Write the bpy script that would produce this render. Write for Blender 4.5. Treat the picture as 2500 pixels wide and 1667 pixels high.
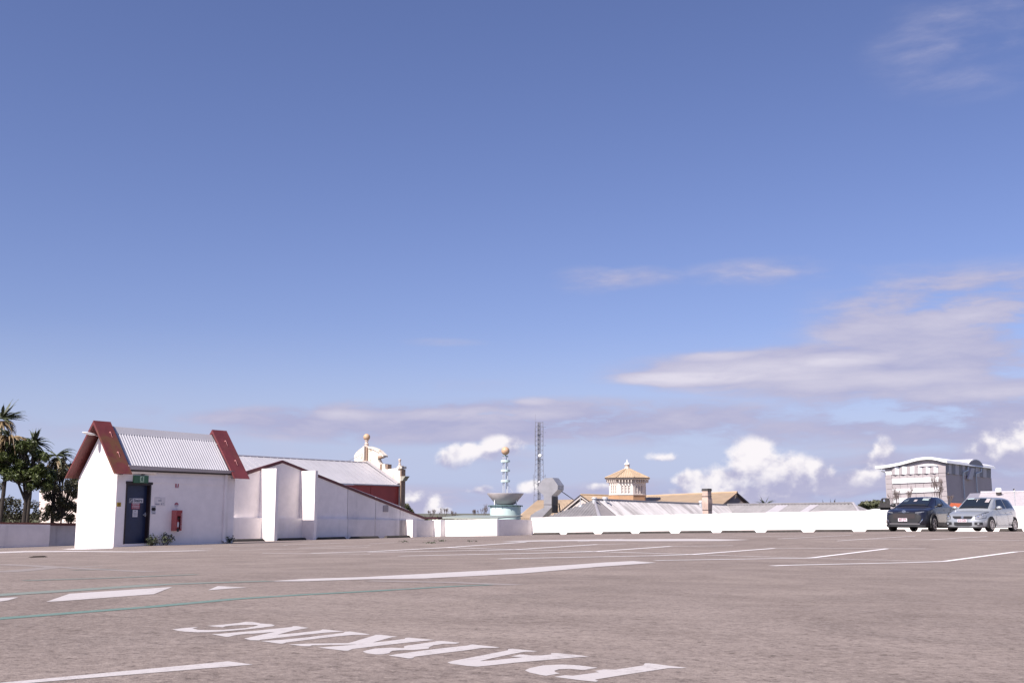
import bpy, bmesh, math, random
from mathutils import Vector, Matrix
random.seed(7)
R = math.radians
for o in list(bpy.data.objects):
    bpy.data.objects.remove(o)
scene = bpy.context.scene
col = scene.collection

# ------------------------------------------------------------------ camera
FPX, PITCH, ZC = 2650.0, R(8.9), 1.0
cam_d = bpy.data.cameras.new('camera')
cam = bpy.data.objects.new('camera', cam_d)
col.objects.link(cam)
cam.location = (0, 0, ZC)
cam.rotation_euler = (R(90) + PITCH, 0, 0)
cam_d.sensor_width = 36.0
cam_d.lens = 36.0 * FPX / 2500.0
cam_d.clip_start = 0.05
cam_d.clip_end = 20000
scene.camera = cam

# ------------------------------------------------------------------ light, sky, exposure
# the car park has its own axes: u runs away from the camera to the right, w to the near right
SUN_EL = R(46)
TRAVEL = Vector((.6 * .996 + .8 * .087, .8 * .996 - .6 * .087, 0)).normalized()
TRAVEL = Vector((TRAVEL.x * math.cos(SUN_EL), TRAVEL.y * math.cos(SUN_EL), -math.sin(SUN_EL)))
sun_d = bpy.data.lights.new('sun', 'SUN')
sun_d.energy = 5.0
sun_d.angle = R(.53)
sun_d.color = (1.0, .92, .86)
sun = bpy.data.objects.new('sun', sun_d)
sun.rotation_euler = TRAVEL.to_track_quat('-Z', 'Y').to_euler()
sun.location = (-30, -40, 60)
col.objects.link(sun)
vs = scene.view_settings
vs.view_transform = 'Standard'
vs.look = 'None'
vs.gamma = 1
vs.use_curve_mapping = False
vs.exposure = 0.80
EXPO = 2 ** vs.exposure

world = bpy.data.worlds.new('World')
scene.world = world
world.use_nodes = True
wt = world.node_tree
wt.nodes.clear()


class X:
    """a socket with arithmetic, to write node maths as formulas"""
    nt = None
    def __init__(s, v): s.v = v
    @staticmethod
    def op(kind, *a, clamp=False):
        n = X.nt.nodes.new('ShaderNodeMath')
        n.operation = kind
        n.use_clamp = clamp
        for i, q in enumerate(a):
            q = q.v if isinstance(q, X) else q
            if isinstance(q, (int, float)):
                n.inputs[i].default_value = q
            else:
                X.nt.links.new(q, n.inputs[i])
        return X(n.outputs[0])
    def __add__(s, o): return X.op('ADD', s, o)
    __radd__ = __add__
    def __sub__(s, o): return X.op('SUBTRACT', s, o)
    def __rsub__(s, o): return X.op('SUBTRACT', o, s)
    def __mul__(s, o): return X.op('MULTIPLY', s, o)
    __rmul__ = __mul__
    def __truediv__(s, o): return X.op('DIVIDE', s, o)
    def mx(s, o): return X.op('MAXIMUM', s, o)
    def mn(s, o): return X.op('MINIMUM', s, o)
    def sqrt(s): return X.op('SQRT', s)
    def clamp(s): return X.op('ADD', s, 0.0, clamp=True)
    def step(s, a, b):
        n = X.nt.nodes.new('ShaderNodeMapRange')
        n.interpolation_type = 'SMOOTHSTEP'
        X.nt.links.new(s.v, n.inputs[0])
        n.inputs[1].default_value = a
        n.inputs[2].default_value = b
        return X(n.outputs[0])


def comb(x, y, z):
    n = X.nt.nodes.new('ShaderNodeCombineXYZ')
    for i, q in enumerate((x, y, z)):
        if isinstance(q, X): X.nt.links.new(q.v, n.inputs[i])
        else: n.inputs[i].default_value = q
    return n.outputs[0]


def noise(vec, scale, detail=6, rough=.55, dist=0.0):
    n = X.nt.nodes.new('ShaderNodeTexNoise')
    X.nt.links.new(vec, n.inputs['Vector'])
    n.inputs['Scale'].default_value = scale
    n.inputs['Detail'].default_value = detail
    n.inputs['Roughness'].default_value = rough
    n.inputs['Distortion'].default_value = dist
    return X(n.outputs['Fac'])


def mixc(nt, fac, a, b, blend='MIX'):
    n = nt.nodes.new('ShaderNodeMix')
    n.data_type = 'RGBA'
    n.blend_type = blend
    for s, q in (('Factor', fac), ('A', a), ('B', b)):
        i = {'Factor': 0, 'A': 6, 'B': 7}[s]
        q = q.v if isinstance(q, X) else q
        if isinstance(q, (int, float)): n.inputs[i].default_value = q
        elif isinstance(q, tuple): n.inputs[i].default_value = (*q[:3], 1)
        else: nt.links.new(q, n.inputs[i])
    return n.outputs[2]


def ray(px, py):
    """direction through a pixel of the 2500 x 1667 photograph"""
    x, y = (px - 1250.0) / FPX, (833.5 - py) / FPX
    c, s = math.cos(PITCH), math.sin(PITCH)
    return Vector((x, c - y * s, s + y * c))


def azel(px, py):
    d = ray(px, py).normalized()
    return math.atan2(d.x, d.y) * 2.65, math.asin(d.z) * 2.65


def build_sky():
    X.nt = wt
    L = wt.links.new
    tc = wt.nodes.new('ShaderNodeTexCoord')
    sep = wt.nodes.new('ShaderNodeSeparateXYZ')
    L(tc.outputs['Generated'], sep.inputs[0])
    dx, dy, dz = (X(sep.outputs[i]) for i in range(3))
    A = X.op('ARCTAN2', dx, dy) * 2.65
    E = X.op('ARCSINE', dz) * 2.65
    sky = wt.nodes.new('ShaderNodeTexSky')
    sky.sky_type = 'NISHITA'
    sky.sun_disc = False
    sky.sun_elevation = SUN_EL
    sky.sun_rotation = math.atan2(-TRAVEL.x, -TRAVEL.y)
    sky.altitude = 20
    sky.air_density = 1.0
    sky.dust_density = .6
    sky.ozone_density = 2.2
    base = mixc(wt, 1.0, sky.outputs[0], SKY_TINT, 'MULTIPLY')
    base = mixc(wt, E.step(.46, .0) * .92, base, dis(186, 198, 232))
    # ---- flat veils of high cloud
    v1 = comb(A, E, 0.0)
    v2 = comb(A * .8, E * 3.2, 3.1)
    warp = noise(v1, 2.3, 3)
    ns = noise(comb(A * .9 + warp * .5, E * 3.4 + warp * .25, 1.7), 2.0, 9, .58)
    nf = noise(comb(A * 1.0, E * 4.0 + warp * .3, 9.2), 6.5, 7, .6)
    soft = None
    for (px, py, rx, ry, wgt) in SOFT:
        a0, e0 = azel(px, py)
        p = (A - a0) / (rx / 1000.0)
        q = (E - e0) / (ry / 1000.0)
        b = (1.0 - (p * p + q * q)).mx(0.0) * wgt
        soft = b if soft is None else soft + b
    # thin cloud all the way round near the horizon
    band = (E * 1.0).step(.62, .12) * .26
    soft = soft + band
    glow = None
    for (px, py, rx, ry, wgt) in STREAKS:
        a0, e0 = azel(px, py)
        p = (A - a0) / (rx / 1000.0)
        q = (E - e0 + (warp - .5) * .02) / (ry / 1000.0)
        b = (1.0 - (p * p + q * q)).mx(0.0) * wgt
        glow = b if glow is None else glow + b
    tex = (ns - .5) * 3.6 + (nf - .5) * 1.5 + .60
    aS = ((soft + glow * .6) * tex.mx(0.0) + glow * .25).step(.02, 1.25)
    cS = mixc(wt, (ns * .8 + nf * .8 - .45 + glow * .55).step(.0, .8), SOFT_DARK, SOFT_LIT)
    cS = mixc(wt, (glow * (nf * 1.6 - .1)).step(.15, 1.0) * .8, cS, dis(233, 227, 238))
    c = mixc(wt, aS * .92, base, cS)
    # ---- heaped clouds
    wA = A + (warp - .5) * .06
    n1 = noise(comb(wA, E * 1.1, 5.0), 9.0, 12, .60, .15)
    n2 = noise(comb(wA + .014, E * 1.1 - .020, 5.0), 9.0, 5, .50, .15)
    n0 = noise(comb(wA, E * 1.1, 5.0), 9.0, 5, .50, .15)
    n3 = noise(comb(A, E, 2.0), 4.5, 3, .5)
    f = None; hgt = None; sh = None
    for (px, py, rx, ry, *op) in HEAPS:
        a0, e0 = azel(px, py)
        p = (A - a0) / (rx / 1000.0)
        q0 = (E - e0) / (ry / 1000.0)
        q = q0.mx(q0 * -1.5)
        b = (op[0] if op else 1.0) - (p * p + q * q).sqrt()
        f = b if f is None else f.mx(b)
        w = (b + .35).mx(0.0)
        h = w * (q0 - p * .25)
        hgt = h if hgt is None else hgt + h
        sh = w if sh is None else sh + w
    hgt = hgt / (sh + .05)
    g = f * 1.25 + (n1 - .5) * 3.1 + (n3 - .5) * 1.3 + .10
    aC = g.step(-.04, .62) * f.step(-.34, .12) * (hgt * .9 + .95).clamp()
    lit = (.46 + hgt * .85 + (n0 - n2) * 3.8 + (n1 - .5) * .8).step(.02, 1.0)
    cC = mixc(wt, lit, HEAP_DARK, HEAP_LIT)
    c = mixc(wt, aC * .97, c, cC)
    bg = wt.nodes.new('ShaderNodeBackground')
    bg.inputs['Strength'].default_value = .1
    L(c, bg.inputs['Color'])
    out = wt.nodes.new('ShaderNodeOutputWorld')
    L(bg.outputs[0], out.inputs[0])


def dis(r, g, b):
    """cloud radiance that comes out as this display colour at the scene's exposure and sky strength"""
    lin = lambda v: ((v / 255.0 + .055) / 1.055) ** 2.4 if v > 10 else v / 255.0 / 12.92
    return tuple(lin(v) / EXPO / .1 for v in (r, g, b))


SKY_TINT = (.60, .545, .72)
SOFT_DARK, SOFT_LIT = dis(166, 168, 206), dis(203, 199, 220)
HEAP_DARK, HEAP_LIT = dis(182, 181, 211), dis(253, 248, 251)
SOFT = [(1900, 905, 480, 66, 1.25), (1700, 922, 240, 22, 1.1), (2420, 870, 540, 210, 1.35), (2330, 730, 420, 110, 1.0),
        (1430, 688, 120, 46, .85), (1570, 682, 110, 40, .8), (1860, 668, 250, 48, .9), (2360, 110, 280, 160, .55),
        (1050, 1030, 580, 66, 2.0), (1420, 1016, 480, 56, 1.5), (1900, 1045, 760, 56, 1.5), (260, 992, 66, 20, .8),
        (365, 997, 50, 18, .75), (1080, 835, 130, 14, .4), (2250, 1160, 480, 85, 1.2), (1760, 1215, 520, 56, 1.3), (1840, 1180, 200, 60, .9), (1225, 1120, 120, 40, .6), (2460, 1160, 160, 70, .9), (2160, 1140, 60, 60, .6),
        (1000, 1215, 560, 40, .9), (2450, 1020, 460, 66, 1.1), (330, 1040, 460, 44, .6), (1150, 940, 140, 22, .4), (700, 1020, 280, 30, .8), (2050, 980, 420, 40, .7)]
STREAKS = [(1640, 925, 230, 20, 1.0), (1850, 905, 300, 30, .75), (2060, 878, 130, 20, .8), (1740, 868, 110, 14, .6), (2150, 930, 330, 26, .5), (2330, 780, 260, 50, .4), (1180, 1012, 260, 20, .5), (850, 1010, 120, 16, .5), (1300, 978, 60, 14, .6), (2400, 960, 300, 22, .45)]
HEAPS = [(1108, 1124, 54, 42), (1140, 1112, 46, 34, .9), (1228, 1094, 76, 40, .72), (1190, 1108, 70, 34, .7), (1170, 1198, 50, 28, .75), (1300, 1196, 50, 32, .75), (1462, 1192, 48, 20, .7),
         (1842, 1140, 78, 66), (1905, 1160, 86, 54), (1800, 1172, 90, 46), (1682, 1176, 54, 36, .9), (1965, 1168, 84, 56, .85), (2158, 1100, 28, 40, .85), (2146, 1126, 38, 42, .75), (2115, 1168, 80, 40, .65), (2415, 1098, 56, 46, .95), (2470, 1108, 76, 64, .9),
         (1000, 1232, 96, 44, .85), (960, 1246, 120, 38, .8), (1060, 1252, 80, 22, .75), (1780, 1205, 260, 40, .75), (1618, 1119, 74, 26, .62), (2560, 1090, 110, 80), (-160, 1120, 130, 56)]
build_sky()

# ------------------------------------------------------------------ helpers
UX, UY, WX, WY = .6, .8, .8, -.6


def V(u, w, z):
    return Vector((UX * u + WX * w, UY * u + WY * w, z + ZC))


def Pu(px, py, u):
    d = ray(px, py); k = u / (d.x * UX + d.y * UY)
    return (u, (d.x * WX + d.y * WY) * k, d.z * k)


def Pw(px, py, w):
    d = ray(px, py); k = w / (d.x * WX + d.y * WY)
    return ((d.x * UX + d.y * UY) * k, w, d.z * k)


def PY(px, py, Y):
    d = ray(px, py) * (Y / ray(px, py).y)
    return (d.x * UX + d.y * UY, d.x * WX + d.y * WY, d.z)


def WYp(px, py, Y):
    return V(*PY(px, py, Y))


DU = [-16, -5, 0, 4, 9, 15, 21.7, 28, 36, 45, 53, 60]
DW = [-62, -52, -44, -38, -32, -26, -20, -14, -8, -2, 4, 12, 24, 40]
r2 = [-1.812, -1.548, -1.333, -1.169, -.999, -.823, -.64, -.463, -.327, -.308, -.368, -.405, -.431, -.46]
DZ = [r2, r2, r2,
      [-1.849, -1.602, -1.403, -1.252, -1.097, -.939, -.776, -.61, -.457, -.438, -.501, -.527, -.551, -.583],
      [-1.887, -1.653, -1.466, -1.325, -1.181, -1.04, -.905, -.787, -.652, -.595, -.602, -.635, -.674, -.714],
      [-1.929, -1.688, -1.501, -1.362, -1.21, -1.035, -.909, -.817, -.759, -.741, -.746, -.767, -.802, -.841],
      [-1.979, -1.702, -1.479, -1.303, -1.128, -.986, -.911, -.915, -.936, -.932, -.926, -.923, -.932, -.958],
      [-1.969, -1.671, -1.432, -1.276, -1.132, -.991, -.891, -.87, -.888, -.889, -.876, -.861, -.851, -.845],
      [-1.95, -1.684, -1.474, -1.308, -1.146, -1.002, -.889, -.82, -.791, -.782, -.776, -.762, -.733, -.687],
      [-1.922, -1.683, -1.489, -1.334, -1.177, -1.027, -.891, -.786, -.739, -.716, -.694, -.657, -.588, -.484],
      [-1.884, -1.663, -1.486, -1.352, -1.215, -1.094, -.993, -.908, -.825, -.743, -.67, -.582, -.455, -.284],
      [-1.842, -1.642, -1.485, -1.373, -1.267, -1.169, -1.076, -.981, -.879, -.773, -.666, -.531, -.341, -.1]]


def seg(a, x):
    i = 0
    while i < len(a) - 2 and x > a[i + 1]: i += 1
    return i, (x - a[i]) / (a[i + 1] - a[i])


def deck(u, w):
    i, a = seg(DU, u); j, b = seg(DW, w)
    return (1 - a) * ((1 - b) * DZ[i][j] + b * DZ[i][j + 1]) + a * ((1 - b) * DZ[i + 1][j] + b * DZ[i + 1][j + 1])


def on_deck(px, py, kmax=66.0):
    """where the line of sight through a pixel meets the deck"""
    d = ray(px, py); d = d / d.y
    du, dw, dz = d.x * UX + d.y * UY, d.x * WX + d.y * WY, d.z
    k = 1.0; pk = k
    while k < kmax:
        if dz * k < deck(du * k, dw * k):
            lo, hi = pk, k
            for _ in range(24):
                m = (lo + hi) / 2
                if dz * m < deck(du * m, dw * m): hi = m
                else: lo = m
            k = hi; break
        pk = k; k += .12
    return (du * k, dw * k, deck(du * k, dw * k))


class MB:
    def __init__(s): s.v = []; s.f = []
    def add(s, vs, fs):
        n = len(s.v); s.v += [Vector(p) for p in vs]; s.f += [tuple(n + i for i in f) for f in fs]; return s
    def quad(s, a, b, c, d): return s.add([a, b, c, d], [(0, 1, 2, 3)])
    def poly(s, pts): return s.add(pts, [tuple(range(len(pts)))])
    def prism(s, pts, off):
        n = len(pts); off = Vector(off)
        a = [Vector(p) for p in pts]; b = [p + off for p in a]
        return s.add(a + b, [tuple(range(n)), tuple(range(2 * n - 1, n - 1, -1))] + [(i, (i + 1) % n, n + (i + 1) % n, n + i) for i in range(n)])
    def loft(s, a, b):
        n = len(a)
        return s.add(list(a) + list(b), [tuple(range(n)), tuple(range(2 * n - 1, n - 1, -1))] + [(i, (i + 1) % n, n + (i + 1) % n, n + i) for i in range(n)])
    def box(s, u0, u1, w0, w1, z0, z1):
        return s.prism([V(u0, w0, z0), V(u1, w0, z0), V(u1, w1, z0), V(u0, w1, z0)], (0, 0, z1 - z0))
    def xbox(s, x0, x1, y0, y1, z0, z1):
        return s.prism([(x0, y0, z0), (x1, y0, z0), (x1, y1, z0), (x0, y1, z0)], (0, 0, z1 - z0))
    def tube(s, p, q, r, n=8, r1=None):
        p, q = Vector(p), Vector(q); r1 = r if r1 is None else r1
        d = (q - p)
        if d.length < 1e-6: return s
        d.normalize()
        a = d.orthogonal().normalized(); b = d.cross(a)
        ca = [p + (a * math.cos(t) + b * math.sin(t)) * r for t in [2 * math.pi * i / n for i in range(n)]]
        cb = [q + (a * math.cos(t) + b * math.sin(t)) * r1 for t in [2 * math.pi * i / n for i in range(n)]]
        return s.loft(ca, cb)
    def path(s, pts, r, n=6):
        for a, b in zip(pts, pts[1:]): s.tube(a, b, r, n)
        return s
    def lathe(s, c, prof, n=24, axis=None, ph=0):
        c = Vector(c); rings = []
        m = Matrix.Identity(3) if axis is None else Vector(axis).to_track_quat('Z', 'Y').to_matrix()
        base = len(s.v)
        for r, z in prof:
            for i in range(n):
                t = 2 * math.pi * i / n + ph
                s.v.append(c + m @ Vector((r * math.cos(t), r * math.sin(t), z)))
        for k in range(len(prof) - 1):
            for i in range(n):
                a, b = base + k * n + i, base + k * n + (i + 1) % n
                s.f.append((a, b, b + n, a + n))
        s.f.append(tuple(base + i for i in range(n - 1, -1, -1)))
        s.f.append(tuple(base + (len(prof) - 1) * n + i for i in range(n)))
        return s
    def sphere(s, c, r, n=24, m=14, sx=1, sy=1, sz=1):
        c = Vector(c); base = len(s.v)
        for j in range(m + 1):
            t = math.pi * j / m
            for i in range(n):
                p = 2 * math.pi * i / n
                s.v.append(c + Vector((r * sx * math.sin(t) * math.cos(p), r * sy * math.sin(t) * math.sin(p), r * sz * math.cos(t))))
        for j in range(m):
            for i in range(n):
                a, b = base + j * n + i, base + j * n + (i + 1) % n
                s.f.append((a, a + n, b + n, b))
        return s
    def grid(s, rows):
        n = len(rows[0]); base = len(s.v)
        for r_ in rows: s.v += [Vector(p) for p in r_]
        for j in range(len(rows) - 1):
            for i in range(n - 1):
                a = base + j * n + i
                s.f.append((a, a + 1, a + n + 1, a + n))
        return s
    def mesh(s, name, mat, off=Vector(), smooth=False, recalc=True, merge=0):
        me = bpy.data.meshes.new(name)
        me.from_pydata([p - off for p in s.v], [], s.f)
        if recalc:
            bm = bmesh.new(); bm.from_mesh(me)
            if merge: bmesh.ops.remove_doubles(bm, verts=bm.verts, dist=merge)
            bmesh.ops.recalc_face_normals(bm, faces=bm.faces)
            bm.to_mesh(me); bm.free()
        if smooth:
            me.polygons.foreach_set('use_smooth', [True] * len(me.polygons))
            if smooth != 'all':
                me.set_sharp_from_angle(angle=R(smooth if smooth is not True else 40))
        me.materials.append(mat)
        return me
    def build(s, name, mat, parent=None, loc=None, smooth=False, recalc=True, merge=0, **tags):
        if parent is None:
            if loc is None:
                c = sum(s.v, Vector()) / len(s.v); loc = Vector((c.x, c.y, min(p.z for p in s.v)))
            off = Vector(loc)
        else:
            off = origin(parent)
        o = bpy.data.objects.new(name, s.mesh(name, mat, off, smooth, recalc, merge))
        col.objects.link(o)
        if parent is None: o.location = off
        else: o.parent = parent
        for k, q in tags.items(): o[k] = q
        return o


def origin(o):
    p = Vector()
    while o is not None:
        p += Vector(o.location); o = o.parent
    return p


def thing(name, label, cat, loc, group=None, rot=0):
    o = bpy.data.objects.new(name, None)
    o.empty_display_size = .2
    col.objects.link(o)
    o.location = loc; o.rotation_euler = (0, 0, rot)
    o['label'] = label; o['category'] = cat
    if group: o['group'] = group
    return o


def mat(name, c, rough=.6, metal=0.0, var=.0, scale=4.0, bump=0.0, bscale=60.0, streak=None, spots=None, coat=0.0, spec=.5, c2=None):
    m = bpy.data.materials.new(name)
    m.use_nodes = True
    nt = m.node_tree; X.nt = nt
    b = nt.nodes['Principled BSDF']
    b.inputs['Roughness'].default_value = rough
    b.inputs['Metallic'].default_value = metal
    b.inputs['Specular IOR Level'].default_value = spec
    if coat:
        b.inputs['Coat Weight'].default_value = coat
        b.inputs['Coat Roughness'].default_value = .04
    g = nt.nodes.new('ShaderNodeNewGeometry')
    pos = g.outputs['Position']
    sock = None
    base = tuple(c)
    if var:
        n = noise(pos, scale, 6, .6)
        lo = tuple(q * (1 - var) for q in base) if c2 is None else c2
        hi = tuple(min(1, q * (1 + var * .7)) for q in base) if c2 is None else base
        sock = mixc(nt, n.step(.28, .72), lo, hi)
    if streak:
        sc, amt, sx, sz = streak
        sep = nt.nodes.new('ShaderNodeSeparateXYZ'); nt.links.new(pos, sep.inputs[0])
        x, y, z = (X(sep.outputs[i]) for i in range(3))
        n = noise(comb(x * sx, y * sx, z * sz), 1.0, 7, .65)
        n2 = noise(pos, .9, 3)
        sock = mixc(nt, (n + (n2 - .5) * .35).step(.54, .80) * amt, sock if sock is not None else base, sc)
    if spots:
        sc, amt, ss, lo, hi = spots
        n = noise(pos, ss, 7, .68)
        sock = mixc(nt, n.step(lo, hi) * amt, sock if sock is not None else base, sc)
    if sock is not None: nt.links.new(sock, b.inputs['Base Color'])
    else: b.inputs['Base Color'].default_value = (*base, 1)
    if bump:
        bp = nt.nodes.new('ShaderNodeBump')
        bp.inputs['Strength'].default_value = bump
        bp.inputs['Distance'].default_value = .02
        nt.links.new(noise(pos, bscale, 5, .6).v, bp.inputs['Height'])
        nt.links.new(bp.outputs[0], b.inputs['Normal'])
    return m


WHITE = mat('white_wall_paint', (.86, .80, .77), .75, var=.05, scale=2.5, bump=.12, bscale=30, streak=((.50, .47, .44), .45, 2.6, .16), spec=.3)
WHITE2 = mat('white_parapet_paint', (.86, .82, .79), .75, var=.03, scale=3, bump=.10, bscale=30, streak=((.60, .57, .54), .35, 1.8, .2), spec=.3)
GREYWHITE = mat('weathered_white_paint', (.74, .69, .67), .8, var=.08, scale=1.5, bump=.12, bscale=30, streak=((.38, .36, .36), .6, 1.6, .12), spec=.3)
JOINT = mat('dark_joint', (.16, .15, .15), .9)
RED = mat('weathered_red_paint', (.135, .030, .032), .5, var=.22, scale=2.2, bump=.08, bscale=25, spots=((.12, .05, .035), .5, 1.6, .5, .75))
RUSTRED = mat('rusty_red_sheet', (.125, .027, .027), .5, var=.2, scale=2, bump=.06, bscale=18, spots=((.115, .055, .022), .8, 1.3, .46, .64))
REDTRIM = mat('dark_red_trim', (.10, .018, .022), .55, var=.2, scale=3)
REDWALL = mat('red_metal_cladding', (.36, .05, .04), .55, var=.10, scale=1.2, streak=((.17, .03, .03), .5, 2.0, .2))
GALV = mat('new_galvanised_sheet', (.54, .525, .54), .45, .25, var=.06, scale=1.2)
ROOFMETAL = mat('painted_light_roof_sheet', (.44, .425, .445), .5, .12, var=.06, scale=.6)
OLDROOF = mat('weathered_bright_roof_sheet', (.72, .69, .69), .5, .1, var=.10, scale=1.5, spots=((.24, .22, .22), .85, .9, .50, .64))
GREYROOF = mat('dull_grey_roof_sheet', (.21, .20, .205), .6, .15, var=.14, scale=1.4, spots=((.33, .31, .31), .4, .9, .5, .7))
LIGHTPATCH = mat('pale_grey_roof_panel', (.36, .34, .36), .5, .1, var=.08, scale=2)
GUTTER = mat('grey_gutter_steel', (.40, .38, .40), .5, .3, var=.08, scale=2)
TAN = mat('tan_roof_sheet', (.43, .325, .22), .55, .05, var=.10, scale=1.0)
TANCLAD = mat('tan_wall_cladding', (.42, .25, .14), .6, var=.08, scale=1.5)
CREAM = mat('cream_timber_paint', (.62, .55, .50), .65, var=.06, scale=2)
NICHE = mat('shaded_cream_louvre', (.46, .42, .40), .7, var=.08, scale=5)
DARKTRIM = mat('dark_trim_paint', (.045, .035, .035), .5)
TAUPE = mat('taupe_gable_board', (.24, .19, .16), .7, var=.1, scale=2)
PLASTER = mat('stained_parapet_render', (.62, .56, .48), .8, var=.12, scale=2.2, bump=.2, bscale=12, streak=((.16, .09, .05), .9, 3.2, .30), spots=((.24, .16, .10), .7, 2.2, .52, .70))
STONE = mat('pale_finial_stone', (.52, .42, .36), .75, var=.12, scale=6)
BALL = mat('sand_finial_paint', (.47, .31, .19), .55, var=.08, scale=5)
BROWNPOST = mat('brown_pilaster_render', (.25, .17, .12), .75, var=.12, scale=3)
TEAL = mat('pale_teal_cladding', (.52, .66, .62), .5, .0, var=.05, scale=2, streak=((.42, .52, .52), .4, 3, .15))
TEALDARK = mat('dark_teal_steel', (.12, .19, .19), .5, .2, var=.1, scale=4)
TEALDARK2 = mat('grey_green_steel', (.26, .29, .26), .5, .1)
BOWL = mat('pale_bowl_steel', (.50, .45, .44), .55, .1, var=.06, scale=3)
PIPE = mat('pale_grey_steel', (.52, .54, .56), .45, .3)
LATTICE = mat('galvanised_lattice_steel', (.22, .22, .25), .5, .4)
DUCTM = mat('galvanised_duct', (.37, .36, .37), .45, .25, var=.14, scale=2.5, spots=((.30, .30, .31), .5, 5, .5, .65))
DUCTDARK = mat('sooty_duct_throat', (.085, .075, .065), .6, .3, var=.2, scale=3)
WHITEMETAL = mat('white_metal_sheet', (.78, .77, .77), .5, var=.04, scale=1)
PANEL = mat('grey_facade_panel', (.33, .295, .30), .7, var=.05, scale=.7)
PANEL2 = mat('mid_grey_facade_panel', (.34, .31, .315), .7, var=.05, scale=.8)
SIDEFOLD = mat('side_fold_panel', (.62, .56, .57), .7, var=.05, scale=.7)
DARKPANEL = mat('dark_grey_cladding', (.52, .42, .41), .7, var=.06, scale=.6)
BRICKY = mat('chimney_terracotta', (.50, .37, .31), .8, var=.12, scale=5, bump=.2, bscale=20, spots=((.30, .22, .19), .6, 3, .5, .7))
SOOT = mat('sooty_brick', (.055, .05, .05), .8, var=.3, scale=6, bump=.3, bscale=20)
ORANGE = mat('orange_roof_tile', (.42, .11, .045), .75, var=.2, scale=6)
CONC = mat('aged_concrete', (.042, .036, .033), .9, var=.3, scale=5, bump=.3, bscale=40, spots=((.11, .10, .08), .5, 9, .56, .7))
NAVY = mat('navy_door_paint', (.014, .024, .068), .4, var=.15, scale=3)
FRAME = mat('dark_brown_door_frame', (.022, .012, .014), .5, var=.2, scale=4)
GREEN = mat('exit_sign_green', (.035, .13, .06), .45, var=.15, scale=6)
PALEGREEN = mat('exit_sign_pale_green', (.42, .55, .40), .5)
SIGNWHITE = mat('sign_white', (.62, .61, .64), .5, var=.04, scale=10)
SIGNRED = mat('sign_red', (.34, .02, .05), .45)
SIGNGREY = mat('sign_grey_print', (.16, .17, .20), .6)
YELLOW = mat('faded_yellow_sign', (.40, .26, .02), .55, var=.3, scale=25)
BLACK = mat('black_print', (.015, .015, .018), .6)
BOXRED = mat('extinguisher_cabinet_red', (.30, .032, .035), .45, var=.08, scale=6)
BOXLIGHT = mat('faded_cabinet_red', (.40, .10, .095), .5, var=.08, scale=6)
TUBEW = mat('fluorescent_diffuser', (.88, .80, .70), .4)
BARK = mat('dark_bark', (.034, .026, .021), .9, var=.3, scale=6, bump=.4, bscale=15)
BARE = mat('bare_twig_bark', (.13, .10, .095), .9, var=.2, scale=3)
RUSTWOOD = mat('red_brown_rail', (.10, .032, .022), .7, var=.25, scale=4)
PINKWALL = mat('pale_pink_render', (.70, .58, .52), .8, var=.05, scale=2)


def leafmat(name, a, b, c=None):
    m = bpy.data.materials.new(name); m.use_nodes = True
    nt = m.node_tree; X.nt = nt
    bs = nt.nodes['Principled BSDF']
    g = nt.nodes.new('ShaderNodeNewGeometry')
    rnd = X(g.outputs['Random Per Island'])
    big = noise(g.outputs['Position'], .9, 3)
    cc = mixc(nt, (rnd * .6 + big * .5 - .05).clamp(), a, b)
    if c: cc = mixc(nt, rnd.step(.86, .93), cc, c)
    nt.links.new(cc, bs.inputs['Base Color'])
    bs.inputs['Roughness'].default_value = .5
    bs.inputs['Specular IOR Level'].default_value = .35
    return m


LEAF = leafmat('dark_green_leaf', (.020, .030, .010), (.085, .11, .022))
LEAF2 = leafmat('bronze_green_leaf', (.026, .024, .014), (.075, .075, .035))
PALM = leafmat('palm_frond_green', (.030, .040, .022), (.095, .11, .055))
DEADPALM = leafmat('dry_palm_frond', (.13, .085, .04), (.34, .25, .13))
HILL = leafmat('far_bush_leaf', (.045, .055, .030), (.13, .13, .07))
SHRUB = leafmat('small_weed_leaf', (.028, .036, .020), (.10, .115, .07))


def paint(name, c, rough=.65, wear=.35, wc=(.20, .17, .155)):
    m = bpy.data.materials.new(name); m.use_nodes = True
    nt = m.node_tree; X.nt = nt
    b = nt.nodes['Principled BSDF']
    g = nt.nodes.new('ShaderNodeNewGeometry')
    p = g.outputs['Position']
    n = noise(p, 28, 8, .7); n2 = noise(p, 3.0, 4, .6); n3 = noise(p, 150, 3, .6)
    cc = mixc(nt, n2.step(.3, .7), tuple(q * .93 for q in c), c)
    cc = mixc(nt, (n * .6 + n3 * .4 + (n2 - .5) * .4).step(.50, .66) * wear, cc, wc)
    nt.links.new(cc, b.inputs['Base Color'])
    b.inputs['Roughness'].default_value = rough
    bp = nt.nodes.new('ShaderNodeBump'); bp.inputs['Strength'].default_value = .35; bp.inputs['Distance'].default_value = .004
    nt.links.new(n3.v, bp.inputs['Height']); nt.links.new(bp.outputs[0], b.inputs['Normal'])
    return m


LINEW = paint('white_road_paint', (.46, .425, .415), wear=.55)
LINEF = paint('rubbed_white_road_paint', (.50, .46, .455), wear=.85)
LINEB = paint('bay_line_paint', (.80, .77, .78), wear=.35)
LINEW2 = paint('worn_white_road_paint', (.70, .66, .66), wear=.6)
LINET = paint('teal_road_paint', (.115, .19, .16), wear=.85, wc=(.2, .17, .155))
LINET2 = paint('faded_teal_road_paint', (.175, .205, .175), wear=.95)
LINEG = paint('ghost_of_old_paint', (.245, .208, .188), wear=.9, wc=(.19, .16, .145))


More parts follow.
